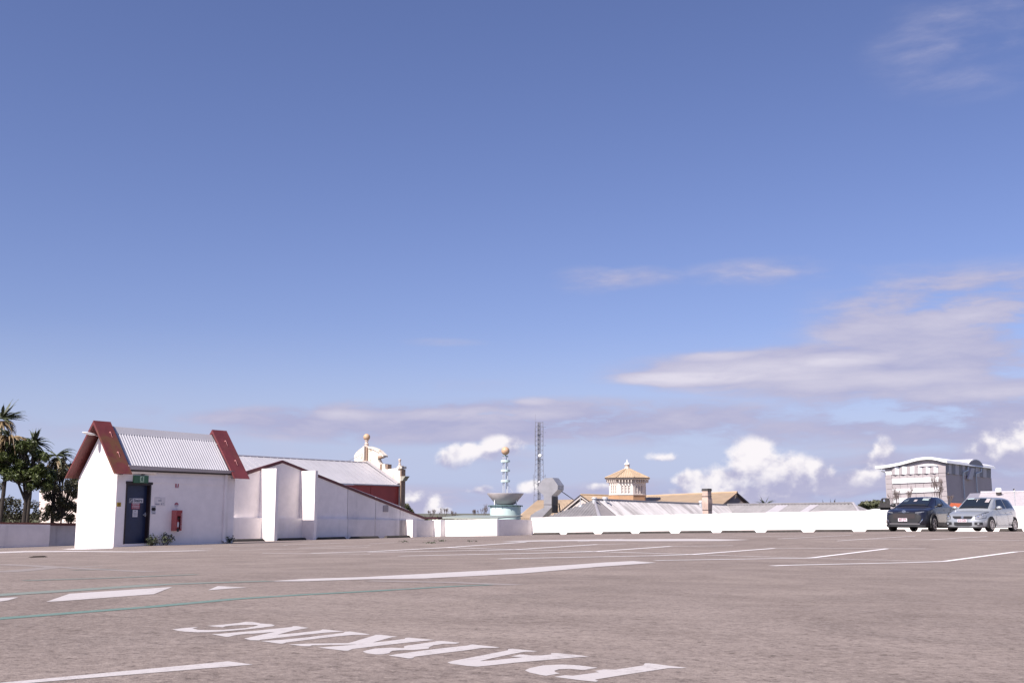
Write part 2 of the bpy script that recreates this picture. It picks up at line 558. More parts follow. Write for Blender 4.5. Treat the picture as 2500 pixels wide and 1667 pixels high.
def asphalt():
    m = bpy.data.materials.new('bleached_asphalt'); m.use_nodes = True
    nt = m.node_tree; X.nt = nt
    b = nt.nodes['Principled BSDF']
    g = nt.nodes.new('ShaderNodeNewGeometry'); p = g.outputs['Position']
    big = noise(p, .22, 5, .6, .4); mid = noise(p, 1.7, 6, .62, .3)
    fine = noise(p, 62, 4, .7); grit = noise(p, 170, 3, .65); clod = noise(p, 22, 5, .72)
    sm = noise(p, 7, 6, .7, .5)
    # sweeps left by turning tyres and washed-out dust
    sep = nt.nodes.new('ShaderNodeSeparateXYZ'); nt.links.new(p, sep.inputs[0])
    x, y = X(sep.outputs[0]), X(sep.outputs[1])
    uu, ww = x * .6 + y * .8, x * .8 - y * .6
    sweep = noise(comb(uu * .12, ww * .9, 0.0), 1.0, 6, .6, 1.2)
    blot = noise(p, .75, 7, .66, .8)
    tyre = noise(comb(uu * .35, ww * .22, 4.0), 1.0, 5, .6, 2.5)
    cc = mixc(nt, (big * .5 + mid * .5).step(.32, .68), (.172, .140, .126), (.238, .198, .180))
    cc = mixc(nt, sweep.step(.55, .74) * .45, cc, (.285, .238, .212))
    cc = mixc(nt, sm.step(.54, .70) * .38, cc, (.138, .113, .104))
    cc = mixc(nt, (big * .6 + sweep * .4).step(.54, .68) * .30, cc, (.125, .100, .088))
    cc = mixc(nt, blot.step(.50, .64) * .36, cc, (.135, .111, .102))
    cc = mixc(nt, blot.step(.48, .36) * .40, cc, (.275, .230, .205))
    cc = mixc(nt, tyre.step(.60, .68) * .30, cc, (.115, .094, .087))
    v = fine * .40 + grit * .22 + clod * .38
    cc = mixc(nt, v.step(.50, .60) * .58, cc, (.325, .275, .248))
    cc = mixc(nt, v.step(.49, .40) * .78, cc, (.075, .060, .055))
    nt.links.new(cc, b.inputs['Base Color'])
    b.inputs['Roughness'].default_value = .9
    b.inputs['Specular IOR Level'].default_value = .06
    bp = nt.nodes.new('ShaderNodeBump'); bp.inputs['Strength'].default_value = .9; bp.inputs['Distance'].default_value = .008
    nt.links.new((fine * .5 + grit * .3 + clod * .5).v, bp.inputs['Height'])
    nt.links.new(bp.outputs[0], b.inputs['Normal'])
    return m


ASPHALT = asphalt()
EARTH = mat('street_level_ground', (.10, .10, .07), .9, var=.3, scale=.05)

# ------------------------------------------------------------------ ground and deck
gm = MB()
gm.add([(-6000, -6000, -9), (6000, -6000, -9), (6000, 6000, -9), (-6000, 6000, -9)], [(0, 1, 2, 3)])
gm.build('ground', EARTH, kind='structure')

us = sorted(set([-16 + .5 * i for i in range(int(69.5 / .5))] + [21.7, 53.4] + DU))
us = [q for q in us if q <= 53.4]
ws_ = sorted(set([-52 + .75 * i for i in range(107)] + DW[1:-2]))
dm = MB()
dm.grid([[V(u, w, deck(u, w)) for w in ws_] for u in us])
U0, U1, W0, W1 = us[0], us[-1], ws_[0], ws_[-1]
for edge in ([(U0, w) for w in ws_], [(U1, w) for w in ws_], [(u, W0) for u in us], [(u, W1) for u in us]):
    dm.grid([[V(u, w, deck(u, w)) for u, w in edge], [V(u, w, -9.9) for u, w in edge]])
DECK = dm.build('parking_deck', ASPHALT, loc=(0, 0, 0), smooth='all', merge=.001, kind='structure')


def lift(p, h=.004):
    """just above the deck: a coat of paint, a little prouder far off"""
    k = min(1.0, max(.22, math.hypot(p[0], p[1]) / 16.0))
    return V(p[0], p[1], deck(p[0], p[1]) + h * k)


def marking(name, px, m, parent=None, h=.004):
    """a painted shape on the deck from its outline"""
    pts = []
    for (a, b) in zip(px, px[1:] + px[:1]):
        n = max(1, int(math.hypot(a[0] - b[0], (a[1] - b[1]) * 6) / 60))
        for i in range(n):
            pts.append((a[0] + (b[0] - a[0]) * i / n, a[1] + (b[1] - a[1]) * i / n))
    P = [lift(on_deck(*q), h) for q in pts]
    bm = bmesh.new()
    f = bm.faces.new([bm.verts.new(p) for p in P])
    bm.normal_update()
    bmesh.ops.triangulate(bm, faces=[f])
    bmesh.ops.subdivide_edges(bm, edges=bm.edges, cuts=1, use_grid_fill=True)
    for v in bm.verts:
        d = v.co; u, w = d.x * UX + d.y * UY, d.x * WX + d.y * WY
        v.co.z = lift((u, w), h).z
    bmesh.ops.recalc_face_normals(bm, faces=bm.faces)
    if sum(f.normal.z for f in bm.faces) < 0: bmesh.ops.reverse_faces(bm, faces=bm.faces)
    me = bpy.data.meshes.new(name); bm.to_mesh(me); bm.free(); me.materials.append(m)
    o = bpy.data.objects.new(name, me); col.objects.link(o); o.parent = parent or DECK
    return o


def line(name, px, width, m, h=.004):
    """a painted line of constant width along a path on the deck"""
    P = [on_deck(*q) for q in px]
    Q = []
    for a, b in zip(P, P[1:]):
        n = max(1, int(math.hypot(a[0] - b[0], a[1] - b[1]) / .5))
        Q += [(a[0] + (b[0] - a[0]) * i / n, a[1] + (b[1] - a[1]) * i / n) for i in range(n)]
    Q.append(P[-1][:2])
    L_, R_ = [], []
    for i, q in enumerate(Q):
        a, b = Q[max(0, i - 1)], Q[min(len(Q) - 1, i + 1)]
        t = Vector((b[0] - a[0], b[1] - a[1])).normalized(); n = Vector((-t.y, t.x)) * width / 2
        L_.append(lift((q[0] + n.x, q[1] + n.y), h)); R_.append(lift((q[0] - n.x, q[1] - n.y), h))
    mb = MB().grid([L_, R_])
    o = mb.build(name, m, DECK, recalc=True)
    if sum(f.normal.z for f in o.data.polygons) < 0: o.data.flip_normals()
    return o


# the word PARKING, letter by letter, traced where it stands on the deck
S = 320 / 2352
LET = {
    'G': (410, 1500, S, [(75, 265), (240, 245), (400, 232), (560, 220), (440, 247), (530, 272), (700, 278), (1000, 272), (1400, 240), (1580, 205), (1620, 192), (1540, 183), (1380, 183), (1150, 195), (1030, 210), (980, 228), (700, 203), (1000, 178), (1290, 148), (1400, 128), (1500, 130), (1640, 152), (1650, 158), (1850, 172), (1920, 188), (1880, 208), (1700, 232), (1400, 265), (1000, 300), (700, 315), (530, 318), (300, 305), (170, 288)]),
    'N': (620, 1520, S, [(-764, 203), (-614, 198), (-394, 178), (0, 145), (680, 75), (700, 62), (760, 58), (980, 90), (900, 103), (700, 140), (420, 212), (700, 190), (1190, 138), (1230, 118), (1290, 120), (1610, 155), (1500, 162), (1290, 175), (900, 215), (500, 262), (120, 303), (90, 315), (0, 312), (-60, 312), (-174, 283), (0, 243), (375, 163), (0, 192), (-144, 198), (-344, 223), (-454, 251), (-514, 251)]),
    'I': (620, 1520, S, [(110, 325), (300, 318), (550, 300), (1000, 255), (1600, 180), (1640, 160), (1720, 155), (2090, 205), (2000, 215), (1800, 215), (1500, 240), (1000, 300), (580, 352), (520, 372), (470, 375)]),
    'K': (620, 1520, S, [(2194, 215), (2284, 215), (2444, 235), (2584, 249), (2484, 257), (2364, 287), (2134, 352), (2364, 332), (2704, 287), (2724, 269), (2774, 265), (3244, 307), (3144, 315), (2864, 342), (2364, 397), (1864, 457), (1764, 469), (1690, 500), (1620, 500), (1150, 445), (1300, 432), (1500, 418), (1860, 388), (1040, 403), (1000, 420), (900, 420), (620, 388), (900, 375), (1690, 362), (1800, 335), (2100, 245)]),
    'R': (860, 1540, S, [(190, 370), (260, 345), (400, 315), (700, 298), (900, 305), (940, 300), (920, 280), (980, 260), (1200, 230), (1450, 195), (1520, 180), (1600, 178), (1740, 190), (1930, 210), (1850, 228), (1650, 228), (1450, 258), (1380, 290), (1370, 315), (1100, 340), (850, 345), (720, 355), (680, 375), (670, 395), (550, 418), (420, 420), (260, 400)]),
    'r': (860, 1540, S, [(650, 440), (800, 415), (1100, 375), (1600, 310), (2080, 258), (2110, 245), (2160, 240), (2650, 292), (2570, 302), (2320, 305), (2070, 342), (1470, 415), (1120, 460), (1080, 490), (1000, 492), (900, 475)]),
    'A': (1060, 1560, S, [(235, 418), (350, 385), (700, 320), (1000, 262), (1320, 200), (1330, 175), (1400, 170), (1850, 213), (1800, 222), (1600, 228), (1300, 285), (1000, 350), (820, 393), (1000, 385), (1250, 358), (1600, 322), (1500, 318), (1380, 310), (1530, 275), (1600, 275), (1750, 292), (1900, 292), (2100, 272), (2102, 250), (2212, 250), (2639, 291), (2790, 316), (2570, 323), (2226, 353), (1470, 419), (1100, 460), (780, 492), (600, 480), (300, 440)]),
    'P': (1260, 1580, 440 / 2352, [(115, 300), (180, 270), (350, 235), (600, 223), (800, 232), (1065, 265), (880, 297), (700, 280), (560, 285), (500, 305), (510, 322), (570, 340), (390, 370), (330, 362), (180, 330)]),
    'p': (1260, 1580, 440 / 2352, [(495, 385), (640, 362), (740, 370), (1080, 325), (1030, 308), (1140, 288), (1300, 290), (1660, 235), (1680, 208), (1730, 205), (2000, 240), (2225, 265), (2150, 272), (1980, 272), (1400, 360), (1030, 420), (1075, 438), (1040, 448), (850, 430)])}
word = None
for ch in 'PARKING':
    bits = [ch] + ([ch.lower()] if ch.lower() in LET else [])
    obs = []
    for k in bits:
        ox, oy, sc, pl = LET[k]
        obs.append(marking('letter', [(ox + a * sc, oy + b * sc) for a, b in pl], LINEW, word))
    if len(obs) == 2:                                   # P and R are two strokes of one letter
        bm = bmesh.new(); bm.from_mesh(obs[0].data); bm.from_mesh(obs[1].data); bm.to_mesh(obs[0].data); bm.free()
        bpy.data.objects.remove(obs[1])
    if word is None:
        word = bpy.data.objects.new('painted_word', None); col.objects.link(word); word.parent = DECK
        word['label'] = 'white painted word PARKING on the deck, upside down to the viewer'
        obs[0].parent = word

B = .12
for pts in ([(1600, 1367.7), (1963.6, 1362), (2166, 1339)], [(1220, 1364), (1597, 1356), (1688, 1353), (1891, 1338)],
            [(1885, 1381), (2212, 1373), (2308, 1369.6), (2480, 1346.6)], [(900, 1348), (1189, 1342.8), (1257, 1341), (1458, 1328.5)],
            [(975, 1357), (1257, 1351), (1458, 1345.5), (1638, 1333)], [(760, 1350), (900, 1346), (1090, 1336), (1284, 1323)]):
    line('bay_line_or_glare', pts, B, LINEB)
line('bay_line_or_glare', [(1090, 1336), (1257, 1341), (1458, 1346), (1688, 1353), (1963.6, 1361.8), (2285, 1370)], B, LINEB)
for pts in ([(1898, 1315), (2078, 1306)], [(2044, 1320), (2235, 1308)], [(2270, 1317), (2411, 1309)], [(1900, 1314.5), (2300, 1317), (2500, 1319)],
            [(2416, 1300.5), (2500, 1299.5)], [(1891, 1338), (2260, 1339)], [(2480, 1346.6), (2520, 1344)], [(900, 1326.7), (968, 1324)],
            [(730, 1337), (905, 1331)], [(1529, 1327), (1458, 1328.5)], [(1640, 1333), (1790, 1331.5)], [(1990, 1307), (1700, 1312)]):
    line('bay_line_or_glare', pts, .08, LINEW2)
for pts in ([(690, 1330), (840, 1325)], [(560, 1343), (900, 1336)], [(560, 1333), (700, 1331)], [(640, 1350), (905, 1352)], [(1230, 1325), (1330, 1319)], [(1410, 1322), (1520, 1315)], [(1000, 1316), (1160, 1313)]):
    line('bay_line_or_glare', pts, .08, LINEW2)
marking('arrow_marking', [(655, 1418.8), (742, 1413), (900, 1408), (937, 1405.7), (1080, 1398), (1230, 1390), (1478, 1372.7), (1546, 1369.3), (1604, 1373.4), (1458, 1383.6), (1274, 1399.6), (1036, 1411.9), (900, 1413.6), (740, 1418.6)], LINEW)
marking('lane_marking', [(1218, 1321.6), (1270, 1319.4), (1420, 1316.5), (1700, 1315), (1832, 1317), (1760, 1320), (1600, 1320.6), (1440, 1320), (1270, 1321.4)], LINEW)
marking('lane_marking', [(112.7, 1468.8), (170, 1449), (421, 1432.6), (376, 1450), (149, 1467)], LINEW)
marking('lane_marking', [(-60, 1463), (32, 1458), (45, 1458), (21, 1465), (0, 1468), (-60, 1473)], LINEW)
marking('arrow_marking', [(507, 1440.7), (532, 1430.4), (603, 1434.2), (560, 1436.5)], LINEW)
marking('bay_line_or_glare', [(-150, 1681), (0, 1666.6), (184, 1649.3), (557, 1614), (618, 1621.7), (65, 1667.5), (0, 1673), (-150, 1691)], LINEW)
marking('lane_marking', [(-20, 1347.5), (60, 1344.6), (180, 1344.3), (330, 1345.8), (480, 1343), (520, 1343.6), (330, 1347.6), (180, 1346.6), (60, 1347.6), (-20, 1350.5)], LINEF)
marking('bay_line_or_glare', [(150, 1340.5), (190, 1338), (275, 1336.5), (275, 1338.5), (200, 1341)], LINEW2)  # white glare at the foot of the gable, painted on as a stripe
line('bay_line_or_glare', [(385, 1339.5), (520, 1339)], .12, LINEW2)
line('teal_line', [(-40, 1513), (0, 1509.6), (218, 1492.4), (367, 1481), (574, 1461.8), (727, 1452), (900, 1443), (1104, 1431), (1199, 1427)], .075, LINET)
line('teal_line', [(-40, 1455), (0, 1452), (191, 1440), (383, 1427)], .14, LINET2)
line('teal_line', [(383, 1427), (520, 1422), (660, 1418)], .12, LINET2)
line('teal_line', [(172, 1392), (283, 1389)], .10, LINET2)
line('teal_line', [(60, 1417), (260, 1411), (480, 1402)], .08, LINET2)
for pts in ([(900, 1417), (1100, 1421), (1260, 1427)], [(0, 1377), (90, 1381), (180, 1386), (380, 1396)], [(0, 1396), (130, 1384), (250, 1381)]):
    line('faded_line', pts, .30, LINEG, .002)
# drain slot with debris
dr = MB()
for i in range(7):
    p = on_deck(67 + i * 4.2, 1360.5 - i * .12); dr.add([lift(p, .002), lift((p[0] + .05, p[1] + .16), .03), lift((p[0] + .2, p[1] + .06), .002)], [(0, 1, 2)])
dr.build('leaf_litter', SHRUB, DECK, kind='stuff')


def wall(name, path, top, label, mt, thick=.2, parent=None, cat='wall', bottom=None, **kw):
    """upright wall: path of (u,w) pairs with top heights, bottom sunk just into the deck; thickness off the path"""
    mb = MB()
    du, dw = thick if isinstance(thick, tuple) else (0, -thick)
    for (a, b, za, zb) in zip(path, path[1:], top, top[1:]):
        ba, bb = (deck(*a) - .06, deck(*b) - .06) if bottom is None else (bottom, bottom)
        q = [V(*a, ba), V(*b, bb), V(*b, zb), V(*a, za)]
        mb.prism(q, V(du, dw, 0) - V(0, 0, 0))
    return mb.build(name, mt, parent, label=label, category=cat, **kw) if parent is None else mb.build(name, mt, parent)


# ------------------------------------------------------------------ long sunlit parapet
UWALL = 53.0
A0, A1 = Pu(1297, 1263, UWALL), Pu(2150, 1245, UWALL)
sl = (A1[2] - A0[2]) / (A1[1] - A0[1])
wall('parapet_wall', [(UWALL, A0[1]), (UWALL, -28.0), (UWALL, -18.0), (UWALL, 27.0)],
     [A0[2], A0[2] + sl * (-28 - A0[1]), A0[2] + sl * (-18 - A0[1]), A0[2] + sl * (27 - A0[1])],
     'long plain sunlit white parapet wall behind the row of wheel stops', WHITE2, (.25, 0))

# ------------------------------------------------------------------ wheel stops
def stop_mesh():
    mb = MB()
    prof = [(-.11, 0), (-.10, .06), (-.055, .115), (.055, .115), (.10, .06), (.11, 0)]
    L2 = .5
    a = [(-L2, y, z) for y, z in prof]; b = [(-L2 + .12 * (z / .115), y * .94, z) for y, z in prof]
    mb.loft([(-L2 + .05 * z / .115, y, z) for y, z in prof], [(L2 - .05 * z / .115, y, z) for y, z in prof])
    return mb.mesh('wheel_stop', CONC)


STOP = stop_mesh()


def stop_at(p, q, label, group):
    """a concrete wheel stop between two deck points"""
    a, b = Vector((V(*p))), Vector((V(*q)))
    d = b - a
    o = bpy.data.objects.new('wheel_stop', STOP); col.objects.link(o)
    o.location = (a + b) / 2 - Vector((0, 0, .012))
    o.rotation_euler = (0, -math.asin(d.z / d.length), math.atan2(d.y, d.x))
    o.scale = (d.length, 1, 1.18)
    o['label'] = label; o['category'] = 'wheel stop'; o['group'] = group
    return o


ordinals = ['first', 'second', 'third', 'fourth', 'fifth', 'sixth', 'seventh', 'eighth', 'ninth']
SX = [(1302, 1367), (1384, 1450), (1470, 1541), (1561, 1636), (1660, 1738), (1761, 1845), (1870, 1959), (1988, 2083), (2113, 2213)]
for i, (a, b) in enumerate(SX):
    pts = []
    for x in (a, b):
        q = Pu(x, 1299, 52.3); pts.append((52.3, q[1], deck(52.3, q[1])))
    extra = 'partly behind the dark car' if i == 8 else ('with a weed on top' if i == 1 else 'against the long white wall')
    stop_at(pts[0], pts[1], f'grey concrete wheel stop {extra}, {ordinals[i]} from the left', 'wheel stops along the long white wall')
for (a, b, lab) in ((2248, 2330, 'grey wheel stop half hidden between the dark car and the silver car'), (2440, 2497, 'dark wheel stop behind the rear wheel of the silver hatchback')):
    pts = []
    for x in (a, b):
        q = Pu(x, 1297, 51.6 if a > 2400 else 52.3); uu = q[0]; pts.append((uu, q[1], deck(uu, q[1])))
    stop_at(pts[0], pts[1], lab, 'wheel stops along the long white wall')
WF = -42.6
for (a, b, y, lab) in ((540, 645, 1321, 'long wheel stop between the stair hut and the first white fin, sunlit top'), (678, 746, 1319, 'shaded dark wheel stop between the two tall white fins'),
                       (774, 843, 1316, 'fully shaded dark wheel stop just right of the second white fin'), (855, 924, 1314, 'half shaded wheel stop in the middle of the low white wall'),
                       (940, 1000, 1311, 'brown wheel stop at the right end of the low wall beside the short pier')):
    pts = []
    for x in (a, b):
        q = Pw(x, y, WF + .62); pts.append((q[0], q[1], deck(q[0], q[1])))
    stop_at(pts[0], pts[1], lab, 'wheel stops along the gabled white wall')

# ------------------------------------------------------------------ stair hut
US, WS = 20.712, -31.551
UE = 25.482
WB = WS - 2.2
HL = Vector(V(US, WS, -1.2))
hut = thing('stair_hut', 'small white stair hut with steep corrugated roof and red gable bands', 'stair hut', V(US + 2.3, WS - 1.1, deck(US + 2, WS - 1)))
tilt = lambda u, w: (u - US) * -.009 + (WS - w) * -.042          # the hut follows the fall of the deck
zt = 1.21
dl = Pw(304.5, 1250, WS)[0]; dr_ = Pw(366.0, 1250, WS)[0]
dzt = Pw(340, 1180, WS)[2]; dzb = Pw(335, 1326.5, WS)[2]
T = .22
mb = MB()
def wpiece(u0, u1, z0, z1, tl=True):
    q = [V(u0, WS, z0 if z0 is not None else -1.45), V(u1, WS, z0 if z0 is not None else -1.45), V(u1, WS, z1 + tilt(u1, WS)), V(u0, WS, z1 + tilt(u0, WS))]
    mb.prism(q, V(0, -T, 0) - V(0, 0, 0))
ztw = 1.40
wpiece(US + .21, dl, None, ztw); wpiece(dr_, UE - .2, None, ztw); wpiece(US, US + .21, None, zt - .02); wpiece(UE - .2, UE, None, zt)
q = [V(dl, WS, dzt), V(dr_, WS, dzt), V(dr_, WS, ztw + tilt(dr_, WS)), V(dl, WS, ztw + tilt(dl, WS))]
mb.prism(q, V(0, -T, 0) - V(0, 0, 0))
q = [V(dl, WS, -1.45), V(dr_, WS, -1.45), V(dr_, WS, dzb), V(dl, WS, dzb)]
mb.prism(q, V(0, -T, 0) - V(0, 0, 0))
mb.build('side_wall', WHITE, hut)
za = 2.52
def gable_wall(u, du):
    pts = [V(u + .003, WS - .008, -1.5), V(u + .003, WS - .008, zt + tilt(u, WS)), V(u + .003, (WS + WB) / 2, za), V(u + .003, WB, zt + tilt(u, WB)), V(u + .003, WB, -1.5)]
    return pts
gw = MB(); gw.prism([p for p in (V(US, WS - T, -1.5), V(US, WS - T, zt - .1), V(US, WB, zt - .1 + tilt(US, WB)), V(US, WB, -1.5))], V(T, 0, 0) - V(0, 0, 0))
e = .012
lowz = 1.205
low = [V(US - e, WS - .006, -1.5), V(US - e, WS - .006, lowz - .01), V(US - e, WB, lowz - .01 + tilt(US, WB)), V(US - e, WB, -1.5)]
gw = MB().prism(low, V(T, 0, 0) - V(0, 0, 0))
gw.build('gable_wall', WHITE, hut)
MB().prism([V(US - .004, WS - .012, lowz - .02), V(US - .004, WB, lowz - .02 + tilt(US, WB)), V(US - .004, WB, lowz + .02 + tilt(US, WB)), V(US - .004, WS - .012, lowz + .02)], V(T, 0, 0) - V(0, 0, 0)).build('joint', JOINT, hut)
MB().prism([V(US - e, WS - .006, lowz + .008), V(US - e, (WS + WB) / 2, za), V(US - e, WB, lowz + .008 + tilt(US, WB))], V(T, 0, 0) - V(0, 0, 0)).build('gable_panel', WHITE, hut)
MB().prism(gable_wall(UE, 0), V(-T, 0, 0) - V(0, 0, 0)).build('gable_wall', WHITE, hut)
MB().box(US, UE, WB, WB + T, -1.5, zt - .1).build('side_wall', WHITE, hut)
# raised band under the gutter
MB().prism([V(US + .75, WS + .015, .955), V(UE - .01, WS + .015, .915), V(UE - .01, WS + .015, 1.10), V(US + .75, WS + .015, 1.14)], V(0, -.014, 0) - V(0, 0, 0)).build('wall_band', WHITE, hut)
# roof: ridge along u, corrugated sheet either side
WR = -32.56
ZR = 2.78
rise = 1.27
def roof_z(w, u): return ZR - rise * abs(w - WR) + (u - 20.4) * -.0125
def corr(mb, u0, u1, wa, wb, zfun, pitch=.102, amp=.0125, nz=0):
    n = int((u1 - u0) / pitch * 6)
    k = 1 if wb > wa else -1
    nrm = Vector((0, 0, 1)) * .62 + (V(0, k, 0) - V(0, 0, 0)) * .78
    top, bot = [], []
    for i in range(n + 1):
        u = u0 + (u1 - u0) * i / n
        h = amp * math.cos(2 * math.pi * i / 6)
        top.append(V(u, wa, zfun(wa, u)) + nrm * h); bot.append(V(u, wb, zfun(wb, u)) + nrm * h)
    return mb.grid([top, bot])
fu0, fu1 = 20.362, 20.362 + .64
gu0 = Pw(574, 1167.5, -31.15)[0]; gu1 = Pw(610, 1168.6, -31.15)[0]
rf = MB(); corr(rf, fu1 - .03, gu0 + .05, WR + .03, WS + .075, roof_z); corr(rf, fu1 - .03, gu0 + .05, WR - .03, WB - .1, roof_z)
rf.build('roof', GALV, hut, smooth='all')
rc = MB()
rc.prism([V(fu1, WR - .16, ZR + .005 - rise * .16), V(fu1, WR, ZR + .045), V(fu1, WR + .16, ZR + .005 - rise * .16), V(fu1, WR, ZR + .02)], V(gu0 - fu1, 0, -.058) - V(0, 0, 0))
rc.build('ridge_cap', ROOFMETAL, hut)
def flash(u0, u1):
    mb = MB()
    for s_ in (1, -1):
        wt_, zt_ = WR + s_ * 1.12, ZR - 1.12 * rise
        mb.prism([V(u0, WR, ZR + .07), V(u0, wt_, zt_ + .07), V(u1, wt_, zt_ + .045), V(u1, WR, ZR + .045)], V(0, 0, -.03) - V(0, 0, 0))
    return mb
flash(fu1 - .01, fu1 + .13).build('roof_flashing', mat('blue_grey_flashing', (.20, .21, .25), .5, .2), hut)
# folded red bands over both gables
def band(u0, u1, w_r, z_r, w_t, z_t, w_l, z_l, m):
    th = .07
    mb = MB()
    dz = z_t - z_r
    outer = lambda w_, z_: V(u0, w_, z_)
    mb.prism([V(u0, w_r, z_r), V(u0, w_t, z_t), V(u0, w_t - .075, z_t), V(u0, w_r, z_r - th * 1.9), V(u0, w_l + .075, z_l), V(u0, w_l, z_l)], V(u1 - u0, 0, -.008 * (u1 - u0)) - V(0, 0, 0))
    return mb.build('gable_band', m, hut)
b1 = band(fu0, fu1, -32.554, 2.974, -31.154, 1.20, -34.054, 1.105, RUSTRED)
rl = Pw(511.7, 1047, WR); zz = Pw(545, 1048.7, WR)
gz = Pw(574, 1167.5, -31.15)[2]
b2 = band(gu0, gu1, WR, (rl[2] + zz[2]) / 2 - .02, -31.15, gz, -34.05, gz - .1, RED)
def bolts(bd, uc, w_r, z_r, w_t, z_t, fr):
    for t, du in fr:
        w, z = w_r + (w_t - w_r) * t, z_r + (z_t - z_r) * t
        c = V(uc + du, w, z)
        n = (V(0, 1.25, 1) - V(0, 0, 0)).normalized()
        k = MB().lathe(c - n * .01, [(.028, 0), (.028, .03), (.012, .036)], 8, n)
        k.tube(c + n * .03, c + n * .012 + (V(0, w_t - w_r, z_t - z_r) - V(0, 0, 0)) * .10, .008, 5, .003)
        k.build('bolt', STREAKP, bd)
STREAKP = mat('pale_pink_bolt', (.50, .22, .21), .6)
bolts(b1, (fu0 + fu1) / 2, -32.554, 2.974, -31.154, 1.2, [(.22, .12), (.6, .1)])
bolts(b2, (gu0 + gu1) / 2, WR, rl[2], -31.15, gz, [(.24, .02), (.64, .05)])
# soffit boards behind the left band
sb = MB()
for s_ in (1, -1):
    sb.prism([V(fu1 - .26, WR, 2.66), V(fu1 - .26, WR + s_ * 1.08, 2.66 - 1.08 * rise), V(fu1 - .26, WR + s_ * 1.08, 2.56 - 1.08 * rise), V(fu1 - .26, WR, 2.50)], V(.06, 0, 0) - V(0, 0, 0))
sb.build('soffit_board', mat('brown_soffit_timber', (.13, .07, .045), .8, var=.3, scale=8), hut)
# gutter and downpipe
g0, g1 = fu1 - .01, gu0 + .12
zg = Pw(430, 1143, WS + .2)[2]
gz0, gz1 = Pw(326, 1135.3, WS + .2)[2], Pw(560, 1148.5, WS + .2)[2]
gg0, gg1 = Pw(326, 1145.6, WS + .2)[2], Pw(560, 1155.4, WS + .2)[2]
MB().loft([V(g0, WS + .2, gz0), V(g0, WS + .07, gz0), V(g0, WS + .07, gg0), V(g0, WS + .17, gg0)], [V(g1, WS + .2, gz1), V(g1, WS + .07, gz1), V(g1, WS + .07, gg1), V(g1, WS + .17, gg1)]).build('gutter', GUTTER, hut)
MB().prism([V(g0, WS + .12, gg0 - .005), V(g1, WS + .12, gg1 - .005), V(g1, WS + .12, gg1 - .05), V(g0, WS + .12, gg0 - .05)], V(0, -.11, 0) - V(0, 0, 0)).build('eaves_board', FRAME, hut)
pu = Pw(549, 1250, WS + .05)[0]
dp = MB().box(pu - .05, pu + .05, WS + .005, WS + .085, deck(pu, WS) + .1, gg1 - .04)
dp.tube(V(pu, WS + .05, deck(pu, WS) + .14), V(pu, WS + .16, deck(pu, WS) + .05), .05, 8)
dp.build('downpipe', WHITE, hut)
# door
fd = .02
fr = MB()
fr.box(dl, dl + .05, WS - .2, WS + .015, dzb, dzt); fr.box(dr_ - .05, dr_, WS - .2, WS + .015, dzb, dzt); fr.box(dl + .05, dr_ - .05, WS - .2, WS + .015, dzt - .05, dzt)
fr.prism([V(dl - .02, WS + .02, dzt - .01), V(dr_ + .05, WS + .02, dzt - .03), V(dr_ + .05, WS + .02, dzt + .05), V(dl - .02, WS + .02, dzt + .07)], V(0, -.015, 0) - V(0, 0, 0))
fr.build('door_frame', FRAME, hut)
WD = WS - .16
door = MB().box(dl + .05, dr_ - .05, WD - .04, WD, dzb + .01, dzt - .05).build('door', NAVY, hut)
hu = Pw(354.5, 1255, WD)[0]; hz = Pw(354, 1256, WD)[2]
hd = MB().box(hu - .02, hu + .02, WD, WD + .012, hz - .06, hz + .08)
hd.tube(V(hu, WD + .045, hz), V(hu - .12, WD + .05, hz), .012, 6); hd.tube(V(hu, WD, hz), V(hu, WD + .05, hz), .012, 6)
hd.build('door_handle', PIPE, door)


def text_mesh(body, size, m, name='lettering', bold=0.0):
    cu = bpy.data.curves.new('t', 'FONT'); cu.body = body; cu.size = size; cu.align_x = 'CENTER'; cu.align_y = 'CENTER'
    cu.resolution_u = 3; cu.offset = bold
    o = bpy.data.objects.new('t', cu); col.objects.link(o)
    bpy.context.view_layer.update()
    me = bpy.data.meshes.new_from_object(o.evaluated_get(bpy.context.evaluated_depsgraph_get()))
    bpy.data.objects.remove(o); bpy.data.curves.remove(cu)
    me.name = name; me.materials.clear(); me.materials.append(m)
    return me


def letter(parent, body, size, m, c, xa, ya, fit=None, bold=0.0, name='lettering'):
    """flat print centred at c, running along xa with up ya (world vectors)"""
    me = text_mesh(body, size, m, name, bold)
    xs = [v.co.x for v in me.vertices] or [0]; k = 1.0
    if fit and max(xs) > min(xs): k = fit / (max(xs) - min(xs))
    xa, ya = Vector(xa).normalized(), Vector(ya).normalized()
    off = origin(parent)
    for v in me.vertices:
        v.co = Vector(c) + xa * v.co.x * k + ya * v.co.y - off
    o = bpy.data.objects.new(name, me); col.objects.link(o); o.parent = parent
    return o


UV3 = V(1, 0, 0) - V(0, 0, 0); WV3 = V(0, 1, 0) - V(0, 0, 0); ZV3 = Vector((0, 0, 1))


def plate(name, x0, y0, x1, y1, wpl, m, label, cat, th=.01, parent=None, group=None):
    """a flat sign on a wall that runs along u, from its two corners"""
    ym, xm = (y0 + y1) / 2, (x0 + x1) / 2
    ua, ub = Pw(x0, ym, wpl)[0], Pw(x1, ym, wpl)[0]
    za_, zb_ = Pw(xm, y0, wpl)[2], Pw(xm, y1, wpl)[2]
    mb = MB().box(ua, ub, wpl, wpl + th, zb_, za_)
    kw = dict(label=label, category=cat) if parent is None else {}
    if group: kw['group'] = group
    o = mb.build(name, m, parent, **kw)
    return o, (ua, ub, zb_, za_, wpl + th)


